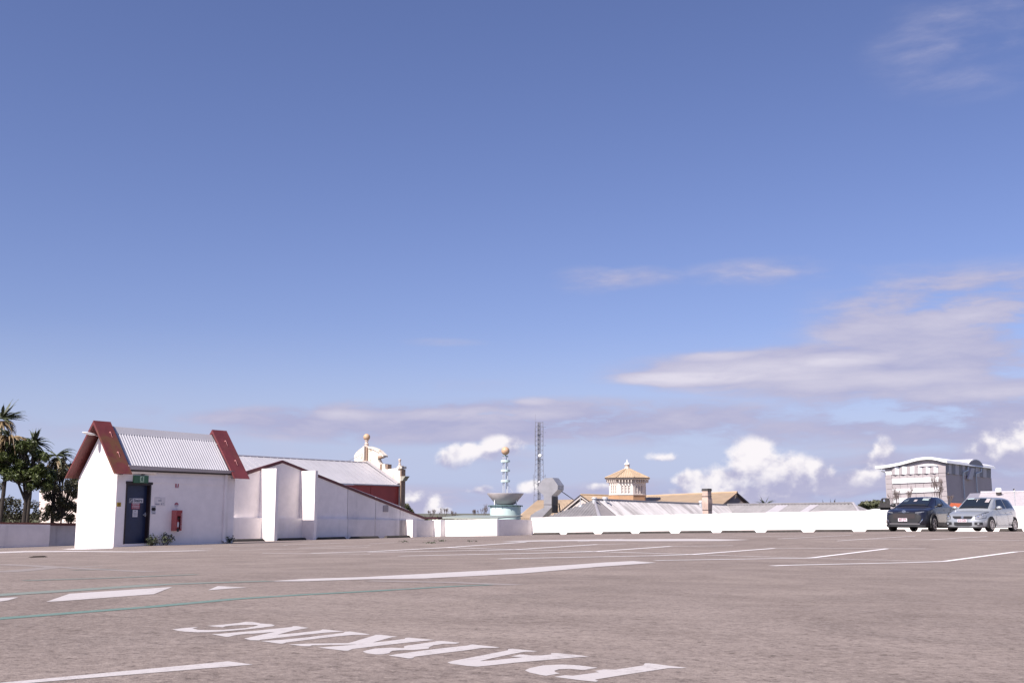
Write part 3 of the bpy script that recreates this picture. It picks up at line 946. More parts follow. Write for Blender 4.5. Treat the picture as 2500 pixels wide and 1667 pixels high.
def on_plate(o, f, x, z, sx, sz, m, name='print', lift_=.003):
    ua, ub, z0, z1, w = f
    u0, u1 = ua + (ub - ua) * (x - sx / 2), ua + (ub - ua) * (x + sx / 2)
    a, b = z0 + (z1 - z0) * (z - sz / 2), z0 + (z1 - z0) * (z + sz / 2)
    return MB().box(u0, u1, w, w + lift_, a, b).build(name, m, o)


def txt(o, f, body, x, z, w_, h_, m, bold=.0):
    ua, ub, z0, z1, w = f
    c = V(ua + (ub - ua) * x, w + .004, z0 + (z1 - z0) * z)
    return letter(o, body, h_ * (z1 - z0), m, c, UV3, ZV3, fit=w_ * (ub - ua), bold=bold)


o, f = plate('stairs_sign', 315, 1216, 349, 1227, WD, SIGNWHITE, 'small white sign reading Stairs on the navy door', 'sign')
txt(o, f, 'Stairs', .63, .50, .62, .92, SIGNGREY, .006)
on_plate(o, f, .14, .5, .25, .92, SIGNGREY, 'pictogram')
for i in range(4):
    on_plate(o, f, .07 + i * .045, .22 + i * .16, .045, .16, SIGNWHITE, 'stair_mark', .005)
o, f = plate('fire_door_sign', 321, 1227.5, 341, 1242, WD, SIGNRED, 'red and white FIRE DOOR sign under the Stairs sign on the door', 'sign')
for z, s_ in ((.90, .12), (.52, .08), (.26, .06)): on_plate(o, f, .5, z, .9, s_, SIGNWHITE, 'print')
txt(o, f, 'FIRE DOOR', .5, .70, .80, .26, SIGNWHITE)
txt(o, f, 'DO NOT OBSTRUCT', .5, .40, .86, .17, SIGNWHITE)
txt(o, f, 'DO NOT KEEP OPEN', .5, .13, .86, .17, SIGNWHITE)
o, f = plate('door_notice', 323.5, 1244, 335.5, 1261.5, WD, SIGNWHITE, 'plain white notice sheet lowest on the navy door', 'notice')
on_plate(o, f, .5, .84, .35, .10, SIGNGREY)
for i in range(5): on_plate(o, f, .5, .62 - i * .1, .7, .03, SIGNGREY)
o, f = plate('caution_sign', 285.5, 1226, 295, 1236, WS, YELLOW, 'small square yellow sign at the left corner of the hut wall', 'sign')
on_plate(o, f, .5, .55, .4, .4, mat('brown_print', (.14, .08, .01), .6))
on_plate(o, f, .5, .15, .7, .1, BLACK)
o, f = plate('parking_notice', 376.5, 1213, 403, 1234.5, WS, GREYWHITE, 'faded pale grey notice board right of the door, larger of two', 'notice')
for (x, z, a, b) in ((.3, .94, .4, .04), (.58, .82, .1, .07), (.5, .6, .3, .14), (.28, .2, .4, .16), (.66, .22, .1, .2), (.82, .28, .08, .1)):
    on_plate(o, f, x, z, a, b, mat('faded_print', (.36, .34, .38), .7))
o, f = plate('bicycle_notice', 368.5, 1234.8, 380, 1254.5, WS, SIGNWHITE, 'narrow white notice with a black bicycle symbol beside the door', 'notice')
on_plate(o, f, .5, .93, .95, .10, SIGNGREY)
ua, ub, z0_, z1_, w_ = f
for k in (.34, .68):
    MB().lathe(V(ua + (ub - ua) * k, w_, z0_ + (z1_ - z0_) * .62), [(.045, 0), (.055, .004), (.035, .004), (.035, 0)], 12, WV3).build('wheel_mark', BLACK, o)
bk = MB(); bk.tube(V(ua + (ub - ua) * .36, w_ + .003, z0_ + (z1_ - z0_) * .64), V(ua + (ub - ua) * .5, w_ + .003, z0_ + (z1_ - z0_) * .78), .008, 4)
bk.tube(V(ua + (ub - ua) * .5, w_ + .003, z0_ + (z1_ - z0_) * .78), V(ua + (ub - ua) * .68, w_ + .003, z0_ + (z1_ - z0_) * .64), .012, 4); bk.build('frame_mark', BLACK, o)
for i in range(3): on_plate(o, f, .5, .38 - i * .07, .8, .025, SIGNGREY)
on_plate(o, f, .6, .08, .6, .08, BLACK)
o, f = plate('extinguisher_location_sign', 428, 1176, 436, 1191, WS, SIGNRED, 'upper red sign with a white extinguisher shape high on the hut wall', 'sign')
on_plate(o, f, .5, .55, .30, .60, SIGNWHITE, 'extinguisher_mark'); on_plate(o, f, .5, .08, .96, .12, SIGNWHITE); on_plate(o, f, .5, .90, .12, .10, SIGNWHITE)
c = Pw(430.3, 1232, WS)
rs = MB().lathe(V(*c), [(.085, 0), (.085, .008)], 20, WV3).build('round_extinguisher_sign', SIGNWHITE, label='round red and white sign just above the extinguisher cabinet', category='sign')
hp = [(math.cos(t) * .08, math.sin(t) * .08) for t in [math.pi * i / 12 for i in range(13)]]
MB().prism([V(c[0] + a, WS + .009, c[2] + b) for a, b in hp], WV3 * .003).build('red_half', SIGNRED, rs)
letter(rs, 'FIRE', .045, SIGNWHITE, V(c[0], WS + .014, c[2] + .03), UV3, ZV3, fit=.085)
letter(rs, 'EXTINGUISHER', .03, SIGNRED, V(c[0], WS + .014, c[2] - .03), UV3, ZV3, fit=.12)
# exit sign box
xa, xb = Pw(328, 1170, WS + .09)[0], Pw(362.8, 1170, WS + .09)[0]
ez0, ez1 = Pw(345, 1178.4, WS + .09)[2], Pw(345, 1160.2, WS + .09)[2]
ex = MB().box(xa, xb, WS + .002, WS + .09, ez0, ez1).build('exit_sign', GREEN, label='green running man exit sign box above the navy door', category='sign')
m0 = (xa + xb) / 2 + .02; hh = ez1 - ez0
MB().box(m0 - .075, m0 + .075, WS + .09, WS + .094, ez0 + hh * .1, ez1 - hh * .1).build('pictogram', PALEGREEN, ex)
man = MB()
def limb(a, b, r_=.012): man.tube(V(m0 + a[0], WS + .095, ez0 + hh * a[1]), V(m0 + b[0], WS + .095, ez0 + hh * b[1]), r_, 5)
limb((0, .66), (-.01, .45), .02); limb((-.01, .45), (.035, .3)); limb((.035, .3), (.03, .16)); limb((-.01, .45), (-.03, .28)); limb((-.03, .28), (-.06, .22)); limb((0, .64), (.045, .55)); limb((0, .64), (-.045, .58))
man.sphere(V(m0 + .012, WS + .095, ez0 + hh * .76), .018, 8, 6)
man.build('running_man', GREEN, ex)
# fluorescent batten
xa, xb = Pw(322, 1152, WS + .12)[0], Pw(384, 1153, WS + .12)[0]
ta, tb = Pw(330, 1152, WS + .12)[2], Pw(380, 1153.5, WS + .12)[2]
bt = thing('wall_light', 'long pale fluorescent light under the eaves above the door', 'wall light', V((xa + xb) / 2, WS, ta - .06))
MB().loft([V(xa, WS + .03 + .055 * math.cos(t), ta + .06 * math.sin(t)) for t in [i * math.pi / 4 for i in range(8)]], [V(xb, WS + .03 + .055 * math.cos(t), tb + .06 * math.sin(t)) for t in [i * math.pi / 4 for i in range(8)]]).build('diffuser', TUBEW, bt)
MB().box((xa + xb) / 2 - .06, (xa + xb) / 2 + .06, WS, WS + .06, ta - .085, ta - .055).build('bracket', DARKTRIM, bt)
# extinguisher cabinet
ca, cb = Pw(429, 1270, WS + .24)[0], Pw(444.5, 1270, WS + .24)[0]
cz0, cz1 = Pw(436, 1295, WS + .24)[2], Pw(436, 1245, WS + .24)[2]
cab = thing('extinguisher_cabinet', 'red fire extinguisher cabinet with a clear front on the hut wall', 'cabinet', V((ca + cb) / 2, WS, cz0))
body = MB(); w0_, w1_ = WS + .002, WS + .24
body.box(ca, cb, w0_, w0_ + .012, cz0, cz1)
body.box(ca, ca + .012, w0_ + .012, w1_, cz0, cz1); body.box(cb - .012, cb, w0_ + .012, w1_, cz0, cz1)
body.box(ca + .012, cb - .012, w0_ + .012, w1_, cz1 - .012, cz1); body.box(ca + .012, cb - .012, w0_ + .012, w1_, cz0, cz0 + .012)
body.build('case', BOXLIGHT, cab)
ww_ = cb - ca; ch_ = cz1 - cz0
fp = MB()
fp.box(ca + .012, ca + ww_ * .24, w1_ - .014, w1_, cz0 + .012, cz1 - .012); fp.box(cb - ww_ * .24, cb - .012, w1_ - .014, w1_, cz0 + .012, cz1 - .012)
fp.box(ca + ww_ * .24, cb - ww_ * .24, w1_ - .014, w1_, cz0 + ch_ * .72, cz1 - .012); fp.box(ca + ww_ * .24, cb - ww_ * .24, w1_ - .014, w1_, cz0 + .012, cz0 + ch_ * .06)
fp.build('front_panel', BOXRED, cab)
letter(cab, 'FIRE', .045, SIGNWHITE, V(cb - ww_ * .13, w1_ + .004, cz0 + ch_ * .21), ZV3, -UV3, fit=ch_ * .18)
letter(cab, 'EXTINGUISHER', .045, SIGNWHITE, V(cb - ww_ * .13, w1_ + .004, cz0 + ch_ * .60), ZV3, -UV3, fit=ch_ * .52)
ex2 = MB().lathe(V((ca + cb) / 2, WS + .14, cz0 + .04), [(.06, 0), (.07, .02), (.07, ch_ * .42), (.03, ch_ * .5), (.03, ch_ * .56)], 14)
ex2.build('extinguisher_cylinder', BOXRED, cab, smooth=True)
MB().lathe(V((ca + cb) / 2, WS + .14, cz0 + ch_ * .18), [(.0715, 0), (.0715, ch_ * .24)], 14).build('cylinder_label', SIGNWHITE, cab, smooth=True)
hd = MB(); hd.box((ca + cb) / 2 - .03, (ca + cb) / 2 + .03, WS + .10, WS + .22, cz0 + ch_ * .56, cz0 + ch_ * .64); hd.build('valve', BLACK, cab)
MB().box(ca + .06, ca + .14, w1_ + .001, w1_ + .012, cz0 - .03, cz0 + .08).build('latch', BLACK, cab)
# outdoor lamp head on the gable
L3 = Vector((.692, .06, -.719))
sp = Pu(244, 1091, US); lc = (sp[0] - .692 * .59, sp[1] - .06 * .59, sp[2] + .719 * .59)
lamp = thing('floodlight', 'thin oval white lamp head reaching out under the left red gable', 'lamp', V(US, lc[1] + .02, lc[2] - .1))
ls = MB().sphere((0, 0, 0), 1, 20, 10, .245, .095, .04)
ls.v = [V(lc[0], lc[1], lc[2]) + UV3 * p.x + WV3 * p.y + ZV3 * (p.z - p.x * .12) for p in ls.v]
ls.build('lamp_head', WHITEMETAL, lamp, smooth='all')
MB().path([V(lc[0] + .18, lc[1], lc[2] - .02), V(lc[0] + .3, lc[1] + .01, lc[2] - .06), V(US + .02, lc[1] + .02, lc[2] - .09)], .016, 6).build('bracket_arm', GUTTER, lamp)


def weed(px0, px1, ytop, ybot, w, n, lab, lean=0, stems=5, sz=.05):
    a, b, t = Pw(px0, ybot, w), Pw(px1, ybot, w), Pw((px0 + px1) / 2, ytop, w)
    uc, zb, h, rad = (a[0] + b[0]) / 2, deck((a[0] + b[0]) / 2, w), t[2] - a[2], (b[0] - a[0]) / 2
    root = thing('weed', lab, 'weed', V(uc, w, zb), 'weeds at the foot of the hut wall')
    st, lf = MB(), MB()
    rnd = random.Random(int(px0))
    for s_ in range(stems):
        e_ = Vector((uc + rnd.uniform(-.75, .75) * rad, w + rnd.uniform(0, .2), zb + h * rnd.uniform(.55, 1)))
        st.tube(V(uc + rnd.uniform(-.05, .05), w, zb - .02), V(*e_), .006, 4)
        for i in range(n // stems):
            t_ = rnd.uniform(.25, 1) ** .8
            c_ = V(uc + (e_.x - uc) * t_, w + (e_.y - w) * t_, zb + (e_.z - zb) * t_) + Vector([rnd.gauss(0, .05) for _ in range(3)])
            d1 = Vector([rnd.gauss(0, 1) for _ in range(3)]).normalized() * sz; d2 = Vector([rnd.gauss(0, 1) for _ in range(3)]).normalized() * sz * .5
            lf.add([c_ - d1, c_ + d2, c_ + d1, c_ - d2], [(0, 1, 2, 3)])
    st.build('stem', BARE, root); lf.build('foliage', SHRUB, root, recalc=False)


weed(355, 383, 1310, 1333, WS + .12, 240, 'dense low weed at the foot of the navy door', stems=9)
weed(387, 424, 1302, 1333, WS + .1, 170, 'straggly weed with tall thin stems below the red cabinet', stems=7)
weed(553, 566, 1308, 1325, WS + .1, 70, 'small dark weed at the base of the downpipe', stems=4)

# ------------------------------------------------------------------ gabled white wall with fins
bld = thing('gabled_building', 'long white windowless building with a low gable and dark red trim', 'building', V(40, -44, -9))
bk = MB().box(34, 58, -50, -43.2, -9.5, -.9)
bk.build('rear_block', GREYWHITE, bld)
# low wall in front, in cast panels
pts = [(562, 1263), (639.5, 1263.7), (737, 1264.8), (848, 1266.5), (915, 1268), (992, 1269.6)]
for (x0, t0), (x1, t1) in zip(pts, pts[1:]):
    a, b = Pw(x0 + 1.0, t0, WF), Pw(x1 - .0, t1, WF)
    a0 = Pw(x0 + 1.0, 1300, WF)[0]; b0 = Pw(x1, 1300, WF)[0]
    if x0 == 562: a0 -= 6; a = (a[0] - 6, a[1], a[2])
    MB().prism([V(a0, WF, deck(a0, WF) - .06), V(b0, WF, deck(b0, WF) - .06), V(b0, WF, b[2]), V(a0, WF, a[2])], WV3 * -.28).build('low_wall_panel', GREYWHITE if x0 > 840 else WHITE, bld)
WU = WF - .24
ROOFL = [(560, 1158), (605, 1150.5), (691, 1125.5), (848, 1184.5), (917, 1210.5), (977, 1233.5), (1037, 1263.5)]
def roofy(x):
    for (a, ya), (b, yb) in zip(ROOFL, ROOFL[1:]):
        if a <= x <= b: return ya + (yb - ya) * (x - a) / (b - a)
cuts = [560, 638, 734, 848, 917, 977, 1037]
for i, (x0, x1) in enumerate(zip(cuts, cuts[1:])):
    xs = [x0 + .55] + [q for q, _ in ROOFL if x0 < q < x1] + [x1 - .55]
    top = [Pw(q, roofy(min(1037, max(560, q))) + 1.6, WU) for q in xs]
    us_ = [Pw(q, 1250, WU)[0] for q in xs]
    poly = [V(us_[0], WU, -1.3), V(us_[-1], WU, -1.3)] + [V(u_, WU, t[2]) for u_, t in reversed(list(zip(us_, top)))]
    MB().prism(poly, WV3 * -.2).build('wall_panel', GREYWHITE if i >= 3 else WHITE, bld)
# dark red trim and the roof behind it
tr = MB(); rb = MB()
T1 = [Pw(x, y, WU + .06) for x, y in [(560, 1158), (605, 1149), (691, 1123), (1037, 1261.5), (1080, 1261.5)]]
T2 = [Pw(x, y, WU + .06) for x, y in [(560, 1167), (605, 1158), (691, 1129.5), (1036, 1266.5), (1080, 1266)]]
for i in range(4):
    tr.prism([V(*T1[i]), V(*T1[i + 1]), V(*T2[i + 1]), V(*T2[i])], WV3 * -.12)
tr.build('roof_trim', REDTRIM, bld)
for i in range(3):
    a, b = T1[i], T1[i + 1]
    rb.prism([V(a[0], WU - .07, a[2] - .06), V(b[0], WU - .07, b[2] - .06), V(b[0], WU - .07, b[2] - .14), V(a[0], WU - .07, a[2] - .14)], WV3 * -6.5 + ZV3 * -2.2 + UV3 * 1.5)
rb.build('roof', ROOFMETAL, bld)
v0, v1 = Pw(935, 1233.5, WU), Pw(947, 1249, WU)
vt = MB().box(v0[0], v1[0], WU, WU + .03, v1[2], v0[2]).build('vent_grille', PANEL2, bld)
for i in range(5):
    z = v1[2] + (v0[2] - v1[2]) * (i + .5) / 5
    MB().box(v0[0] + .02, v1[0] - .02, WU + .03, WU + .045, z - .02, z + .02).build('slat', PANEL, vt)
# fins
def fin(name, xl, xr, xt, ytl, yb, label, group=None, cat='fin'):
    ul = Pw(xl, 1290, WF)[0]
    pr = Pu(xr, yb, ul); wz = pr[1]
    th = Pw(xt, yb, wz)[0] - ul
    zt_ = Pu(xr, ytl, ul)[2]
    mb = MB().box(ul, ul + th, WF - .02 if cat != 'fin' else WU - .05, wz, deck(ul, wz) - .05, zt_)
    kw = dict(label=label, category=cat)
    if group: kw['group'] = group
    return mb.build(name, WHITE, **kw)
fin('wall_fin', 639.5, 669, 676.3, 1143, 1319.5, 'left and taller white upright fin, sunlit to its foot', 'tall fins against the gabled white wall')
fin('wall_fin', 737, 765.3, 772, 1148.5, 1317, 'right white upright fin, its lower third in shadow', 'tall fins against the gabled white wall')
fin('wall_pier', 992, 1007, 1017, 1268, 1310.5, 'short white pier ending the low wall, left of the recess', 'short piers of the low wall', 'pier')
# stepped parapet in the middle
u3 = Pw(1017, 1290, WF + .4)[0]
ua = Pw(1060, 1290, WF)[0]
MB().prism([V(u3 - 1, WF, deck(u3, WF) - .06), V(ua, WF, deck(ua, WF) - .06), V(ua, WF, Pw(1060, 1269.5, WF)[2]), V(u3 - 1, WF, Pw(1010, 1269.5, WF)[2])], WV3 * -.25).build('recess_wall', GREYWHITE, label='shaded strip of low white wall recessed between two short piers', category='wall')
p2 = Pu(1075, 1309.5, ua)
u4 = Pw(1086, 1309.4, p2[1])[0]
MB().box(ua, u4, WF - .3, p2[1], deck(ua, p2[1]) - .05, Pu(1068, 1268.3, ua)[2]).build('wall_pier', WHITE2, label='short sunlit white pier right of the recess', category='pier', group='short piers of the low wall')
q0, q1 = Pu(1086, 1268.5, u4), Pu(1213, 1266.3, u4)
MB().prism([V(u4 + .02, p2[1], deck(u4, p2[1]) - .06), V(u4 + .02, q1[1], deck(u4, q1[1]) - .06), V(u4 + .02, q1[1], q1[2]), V(u4 + .02, p2[1], q0[2])], UV3 * .22).build('parapet_wall', WHITE2, label='short sunlit white parapet left of the teal drum', category='wall')
e0, e1 = Pw(1213, 1267, q1[1]), Pw(1297, 1268.5, q1[1])
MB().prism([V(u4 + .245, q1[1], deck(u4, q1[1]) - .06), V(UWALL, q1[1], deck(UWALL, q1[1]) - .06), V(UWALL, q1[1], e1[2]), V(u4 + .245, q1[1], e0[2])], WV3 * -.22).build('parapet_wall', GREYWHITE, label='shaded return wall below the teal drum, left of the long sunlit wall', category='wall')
# thin awning roof beyond
s0, s1 = PY(1078, 1262, 71), PY(1214, 1263.5, 66)
MB().prism([WYp(1070, 1262, 72), WYp(1216, 1263.2, 66), WYp(1216, 1265.8, 66), WYp(1070, 1265.5, 72)], (1.5, 4, .12)).build('awning_roof', TEALDARK2, label='thin grey green flat awning edge above the short parapet', category='awning')

# left boundary wall
lw = MB()
la, lb = Pw(-260, 1300, WF), Pw(121.5, 1300, WF)
zl = [Pw(-260, 1276.5, WF)[2], Pw(121.5, 1280, WF)[2]]
lw.prism([V(la[0], WF, deck(la[0], WF) - .06), V(lb[0], WF, deck(lb[0], WF) - .06), V(lb[0], WF, zl[1]), V(la[0], WF, zl[0])], WV3 * -.25)
lw.build('boundary_wall', GREYWHITE, label='low shaded white boundary wall under the palms, nearer length', category='wall')
W2 = WF - .35
l2a, l2b = Pw(118, 1300, W2), Pw(215, 1300, W2)
MB().prism([V(l2a[0], W2, deck(l2a[0], W2) - .06), V(l2b[0] + 3, W2, deck(l2b[0], W2) - .06), V(l2b[0] + 3, W2, Pw(215, 1282, W2)[2]), V(l2a[0], W2, Pw(118, 1281, W2)[2])], WV3 * -.25).build('boundary_wall', mat('shade_toned_white_paint', (.42, .41, .43), .85, var=.1, scale=2, streak=((.25, .24, .25), .6, 2, .2)), label='shade darkened stretch of boundary wall meeting the stair hut', category='wall')  # tree shade put into this stretch's darker wall colour
ra, rb_, rc_, rd_ = Pw(-260, 1270.5, WF - .1), Pw(195, 1276.5, WF - .1), Pw(195, 1283, WF - .1), Pw(-260, 1277, WF - .1)
MB().prism([V(*ra), V(*rb_), V(rb_[0], rb_[1], rc_[2]), V(ra[0], ra[1], rd_[2])], WV3 * -.1).build('top_rail', RUSTWOOD, label='red brown rail along the top of the left boundary wall', category='rail')

# ------------------------------------------------------------------ heritage building with the ball finials
UH = 62.0
her = thing('heritage_hall', 'old hall with pale metal roof, red side wall and stained cream parapet', 'building', V(UH - 8, -60.7, -9))
rA, rB = Pw(640, 1107.5, -60.7), Pw(899, 1129.5, -60.7)
eA, eB = Pw(500, 1166, -57.3), Pw(977.5, 1184, -57.3)
hr = MB()
hr.prism([V(rA[0] - 8, -60.7, rB[2] + .05), V(UH, -60.7, rB[2]), V(UH, -57.2, eB[2]), V(rA[0] - 8, -57.2, eB[2] + .05)], (0, 0, -.08))
hr.prism([V(rA[0] - 8, -60.72, rB[2] + .05), V(UH, -60.72, rB[2]), V(UH, -64.2, eB[2]), V(rA[0] - 8, -64.2, eB[2])], (0, 0, -.08))
for i in range(46):
    u = rA[0] - 8 + i * .62
    if u < UH - .3:
        hr.tube(V(u, -60.6, rB[2] + .03), V(u, -57.22, eB[2] + .05), .014, 4)
hr.build('roof', ROOFMETAL, her)
rcap = MB().tube(V(rA[0] - 8, -60.7, rB[2] + .07), V(UH, -60.7, rB[2] + .02), .06, 6); rcap.build('ridge_cap', GUTTER, her)
for (x0, x1) in ((780, 904.5), (905.5, 977)):
    a, b = Pw(x0, 1180, -57.35), Pw(x1, 1180, -57.35)
    MB().box(a[0], b[0], -57.55, -57.35, -9.8, eB[2] - .08).build('side_wall', REDWALL, her)
MB().box(Pw(640, 1180, -57.35)[0], Pw(780, 1180, -57.35)[0], -57.55, -57.36, -9.8, eB[2] - .08).build('side_wall', REDWALL, her)
par = [(865, 1130), (864.5, 1112), (869, 1104), (878, 1096), (888, 1090), (897, 1089), (906, 1091), (915, 1094.5), (924, 1100), (930, 1106), (934.5, 1111), (934.5, 1113.5), (924, 1114.5), (922, 1120), (924.5, 1127), (928.5, 1132.5), (941, 1132), (941, 1143.8), (947, 1144.5), (967, 1142.5), (977.2, 1136), (977.2, 1186), (977.2, 1300), (865, 1300)]
P3 = [Pu(x, y, UH) for x, y in par]
P3 = [(p[0], p[1], max(p[2], -9.5) if i < 22 else -9.5) for i, p in enumerate(P3)]
pw = MB().prism([V(*p) for p in P3], UV3 * .4).build('parapet', PLASTER, her)
cp = MB()                                                  # coping along the curves, proud of the wall
cpts = [Pu(x, y, UH - .08) for x, y in [(898, 1089), (906, 1091), (915, 1094.5), (924, 1100), (930, 1106), (935.5, 1111)]]
for a, b in zip(cpts, cpts[1:]): cp.prism([V(*a), V(*b), V(b[0], b[1], b[2] - .14), V(a[0], a[1], a[2] - .14)], UV3 * .52)
cp.build('coping', PLASTER, her)
b0, b1 = Pu(923.5, 1113, UH), Pu(935.5, 1113, UH)
MB().prism([V(UH - .05, b0[1], b0[2]), V(UH - .05, b1[1], b0[2]), V(UH - .05, b1[1] - .14, b0[2] - .12), V(UH - .05, b0[1], b0[2] - .2)], UV3 * .45).build('scroll_bracket', BROWNPOST, her)
def pilaster(x0, x1, y0, y1, m, out=.14, name='pilaster'):
    a, b = Pu(x0, y1, UH), Pu(x1, y0, UH)
    MB().box(UH - out, UH + .42, a[1], b[1], a[2], b[2]).build(name, m, her)
pilaster(889, 893.8, 1089, 1129, PLASTER, .2); pilaster(894.2, 899, 1091, 1129.5, BROWNPOST, .1)
pilaster(885, 900, 1124.5, 1128.5, STONE, .26, 'corbel'); pilaster(928.5, 932, 1133, 1146, BROWNPOST, .06); pilaster(943.5, 947, 1133, 1144, BROWNPOST, .03)
pilaster(977.5, 981, 1145, 1262, BROWNPOST, .05); pilaster(972, 983.5, 1138, 1144, PLASTER, .14, 'cap_stone'); pilaster(977.8, 982, 1162, 1174, STONE, .12, 'cornice_block')
k0 = Pu(982.2, 1165, UH)[1]
cz = Pu(990, 1162, UH)[2]; cz2 = Pu(990, 1173, UH)[2]
cb = MB().prism([V(UH - .1, k0, cz), V(UH - .1, k0 + .42, cz), V(UH - .1, k0 + .30, cz - .1), V(UH - .1, k0 + .10, cz2), V(UH - .1, k0, cz2)], UV3 * .5)
cb.build('cornice', mat('grey_green_cornice', (.30, .29, .24), .8, var=.15, scale=4), her)
def finial(px, ypk, ybase, rad_px, wide_px, m_ball, name='ball_finial'):
    a = Pu(px, ypk, UH + .15); sc = (V(*a) - Vector((0, 0, ZC))).length / FPX
    zb = Pu(px, ybase, UH + .15)[2]; r = rad_px * sc; wd = wide_px * sc
    c = V(a[0], a[1], a[2] - r)
    st = MB().lathe(V(a[0], a[1], zb), [(wd, 0), (wd, .08), (wd * .72, .1), (wd * .66, (a[2] - 2 * r - zb) * .45), (wd * .8, (a[2] - 2 * r - zb) * .5), (wd * .5, (a[2] - 2 * r - zb) * .66), (wd * .45, (a[2] - 2 * r - zb) * .86), (wd * .7, (a[2] - 2 * r - zb) * .92), (wd * .55, (a[2] - 2 * r - zb) + .05)], 16)
    f = st.build('finial_stem', STONE, her, smooth=True)
    MB().sphere(c, r, 20, 12).build('finial_ball', m_ball, f, smooth='all')
finial(895.5, 1058.5, 1092, 8.2, 7.2, BALL)
finial(976, 1119, 1139, 3.5, 4.2, STONE)
MB().tube(V(*Pw(846.6, 1126.7, -60.7)), V(*Pu(889, 1106, UH)), .02, 5).build('stay_wire', GUTTER, her)
fl = MB(); fl.prism([V(UH - .02, -60.6, rB[2] + .1), V(UH - .02, -57.25, eB[2] + .12), V(UH - .3, -57.25, eB[2] + .06), V(UH - .3, -60.6, rB[2] + .06)], (0, 0, .05))
fl.build('roof_flashing', GUTTER, her)

# ------------------------------------------------------------------ teal drum with bowl and ball mast
YD = 76.0
dc = WYp(1233.8, 1250, YD); pm = (dc - Vector((0, 0, ZC))).length / FPX * .998
zpx = lambda y: WYp(1234, y, YD).z
drum = thing('drum_tower', 'pale teal drum with a wide bowl and a ringed mast topped by a ball', 'tower', (dc.x, dc.y, -9))
d0 = Vector((dc.x, dc.y, 0))
rd = 37.2 * pm
MB().lathe(d0, [(rd, -9.5), (rd, zpx(1235))], 40).build('drum_wall', TEAL, drum, smooth=True)
rim = MB().lathe(d0, [(rd + .02, zpx(1235.5)), (41.5 * pm, zpx(1234.6)), (41.5 * pm, zpx(1233)), (.2, zpx(1231.2))], 40)
for i in range(14):
    t = 2 * math.pi * i / 14
    rim.tube(d0 + Vector((math.cos(t) * 41 * pm, math.sin(t) * 41 * pm, zpx(1236.8))), d0 + Vector((math.cos(t) * 41 * pm, math.sin(t) * 41 * pm, zpx(1233))), .03, 5)
rim.build('rim', TEALDARK, drum, smooth=30)
bl = MB().lathe(d0, [(20 * pm, zpx(1231.2)), (25 * pm, zpx(1229)), (44 * pm, zpx(1205.8)), (44.4 * pm, zpx(1203.8)), (43.2 * pm, zpx(1203.8)), (24 * pm, zpx(1227))], 44)
bl.build('bowl', BOWL, drum, smooth=30)
for t in (-2.55, -.55, 1.0, 2.5):
    q = d0 + Vector((math.cos(t) * 31 * pm, math.sin(t) * 31 * pm, 0))
    MB().tube(q + Vector((0, 0, zpx(1232))), q + Vector((0, 0, zpx(1214))), .04, 6).build('bowl_strut', WHITEMETAL, drum)
mr = 6.0 * pm
for i in range(4):
    t = math.pi / 4 + i * math.pi / 2 + .35
    q = d0 + Vector((math.cos(t) * mr * 1.05, math.sin(t) * mr * 1.05, 0))
    MB().tube(q + Vector((0, 0, zpx(1228))), q + Vector((0, 0, zpx(1112.3))), .028, 6).build('mast_tube', PIPE, drum)
MB().lathe(d0, [(mr * 1.15, zpx(1113.4)), (mr * 1.15, zpx(1112))], 16).build('mast_plate', TEALDARK, drum)
for y in (1125.4, 1148.4, 1173.8):
    MB().lathe(d0, [(11 * pm, zpx(y + 2.7)), (11.2 * pm, zpx(y - 2.5)), (9.4 * pm, zpx(y - 2.5)), (9.4 * pm, zpx(y + 2.7))], 24).build('ring', TEAL, drum, smooth=30)
MB().tube(d0 + Vector((mr, 0, zpx(1181))), d0 + Vector((mr * 3, 0, zpx(1202))), .012, 4).build('stay_wire', PIPE, drum)
MB().sphere(d0 + Vector((0, 0, zpx(1100.3))), 10 * pm, 28, 16).build('ball', BALL, drum, smooth='all')
MB().tube(d0 + Vector((0, 0, zpx(1113))), d0 + Vector((0, 0, zpx(1108))), .05, 8).build('ball_pin', TEALDARK, drum)

# ------------------------------------------------------------------ lattice mast
YL = 190.0
mast = thing('lattice_mast', 'tall thin steel lattice communications mast with two white dishes', 'mast', WYp(1316, 1290, YL) * 1 - Vector((0, 0, 4)))
px2 = lambda x, y, dy=0: WYp(x, y, YL + dy)
def half(y): return 9.2 if y < 1120 else 9.2 + (y - 1120) / 110 * 4.2
cx0 = 1316.3
legs = {}
for sx in (-1, 1):
    for sy in (-1, 1):
        pts = [px2(cx0 + sx * half(y), y, sy * half(y) * .055) for y in (1030, 1120, 1235, 1290)]
        MB().path(pts, .045, 5).build('leg', LATTICE, mast)
br = MB(); hz = MB()
y = 1030.0
while y < 1240:
    st = 11.5 if y < 1130 else 15
    for sy in (-1, 1):
        a, b = half(y), half(y + st)
        br.tube(px2(cx0 - a, y, sy * a * .055), px2(cx0 + b, y + st, sy * b * .055), .028, 4)
        br.tube(px2(cx0 + a, y, sy * a * .055), px2(cx0 - b, y + st, sy * b * .055), .028, 4)
        hz.tube(px2(cx0 - a, y, sy * a * .055), px2(cx0 + a, y, sy * a * .055), .03, 4)
    for sx in (-1, 1):
        br.tube(px2(cx0 + sx * half(y), y, -half(y) * .055), px2(cx0 + sx * half(y + st), y + st, half(y + st) * .055), .025, 4)
    y += st
br.build('bracing', LATTICE, mast); hz.build('cross_bar', LATTICE, mast)
cbm = MB()
for dx, r_ in ((-2.2, .13), (1.0, .05), (2.3, .07)): cbm.tube(px2(cx0 + dx, 1031), px2(cx0 + dx, 1240), r_, 6)
cbm.build('cable_riser', LATTICE, mast)
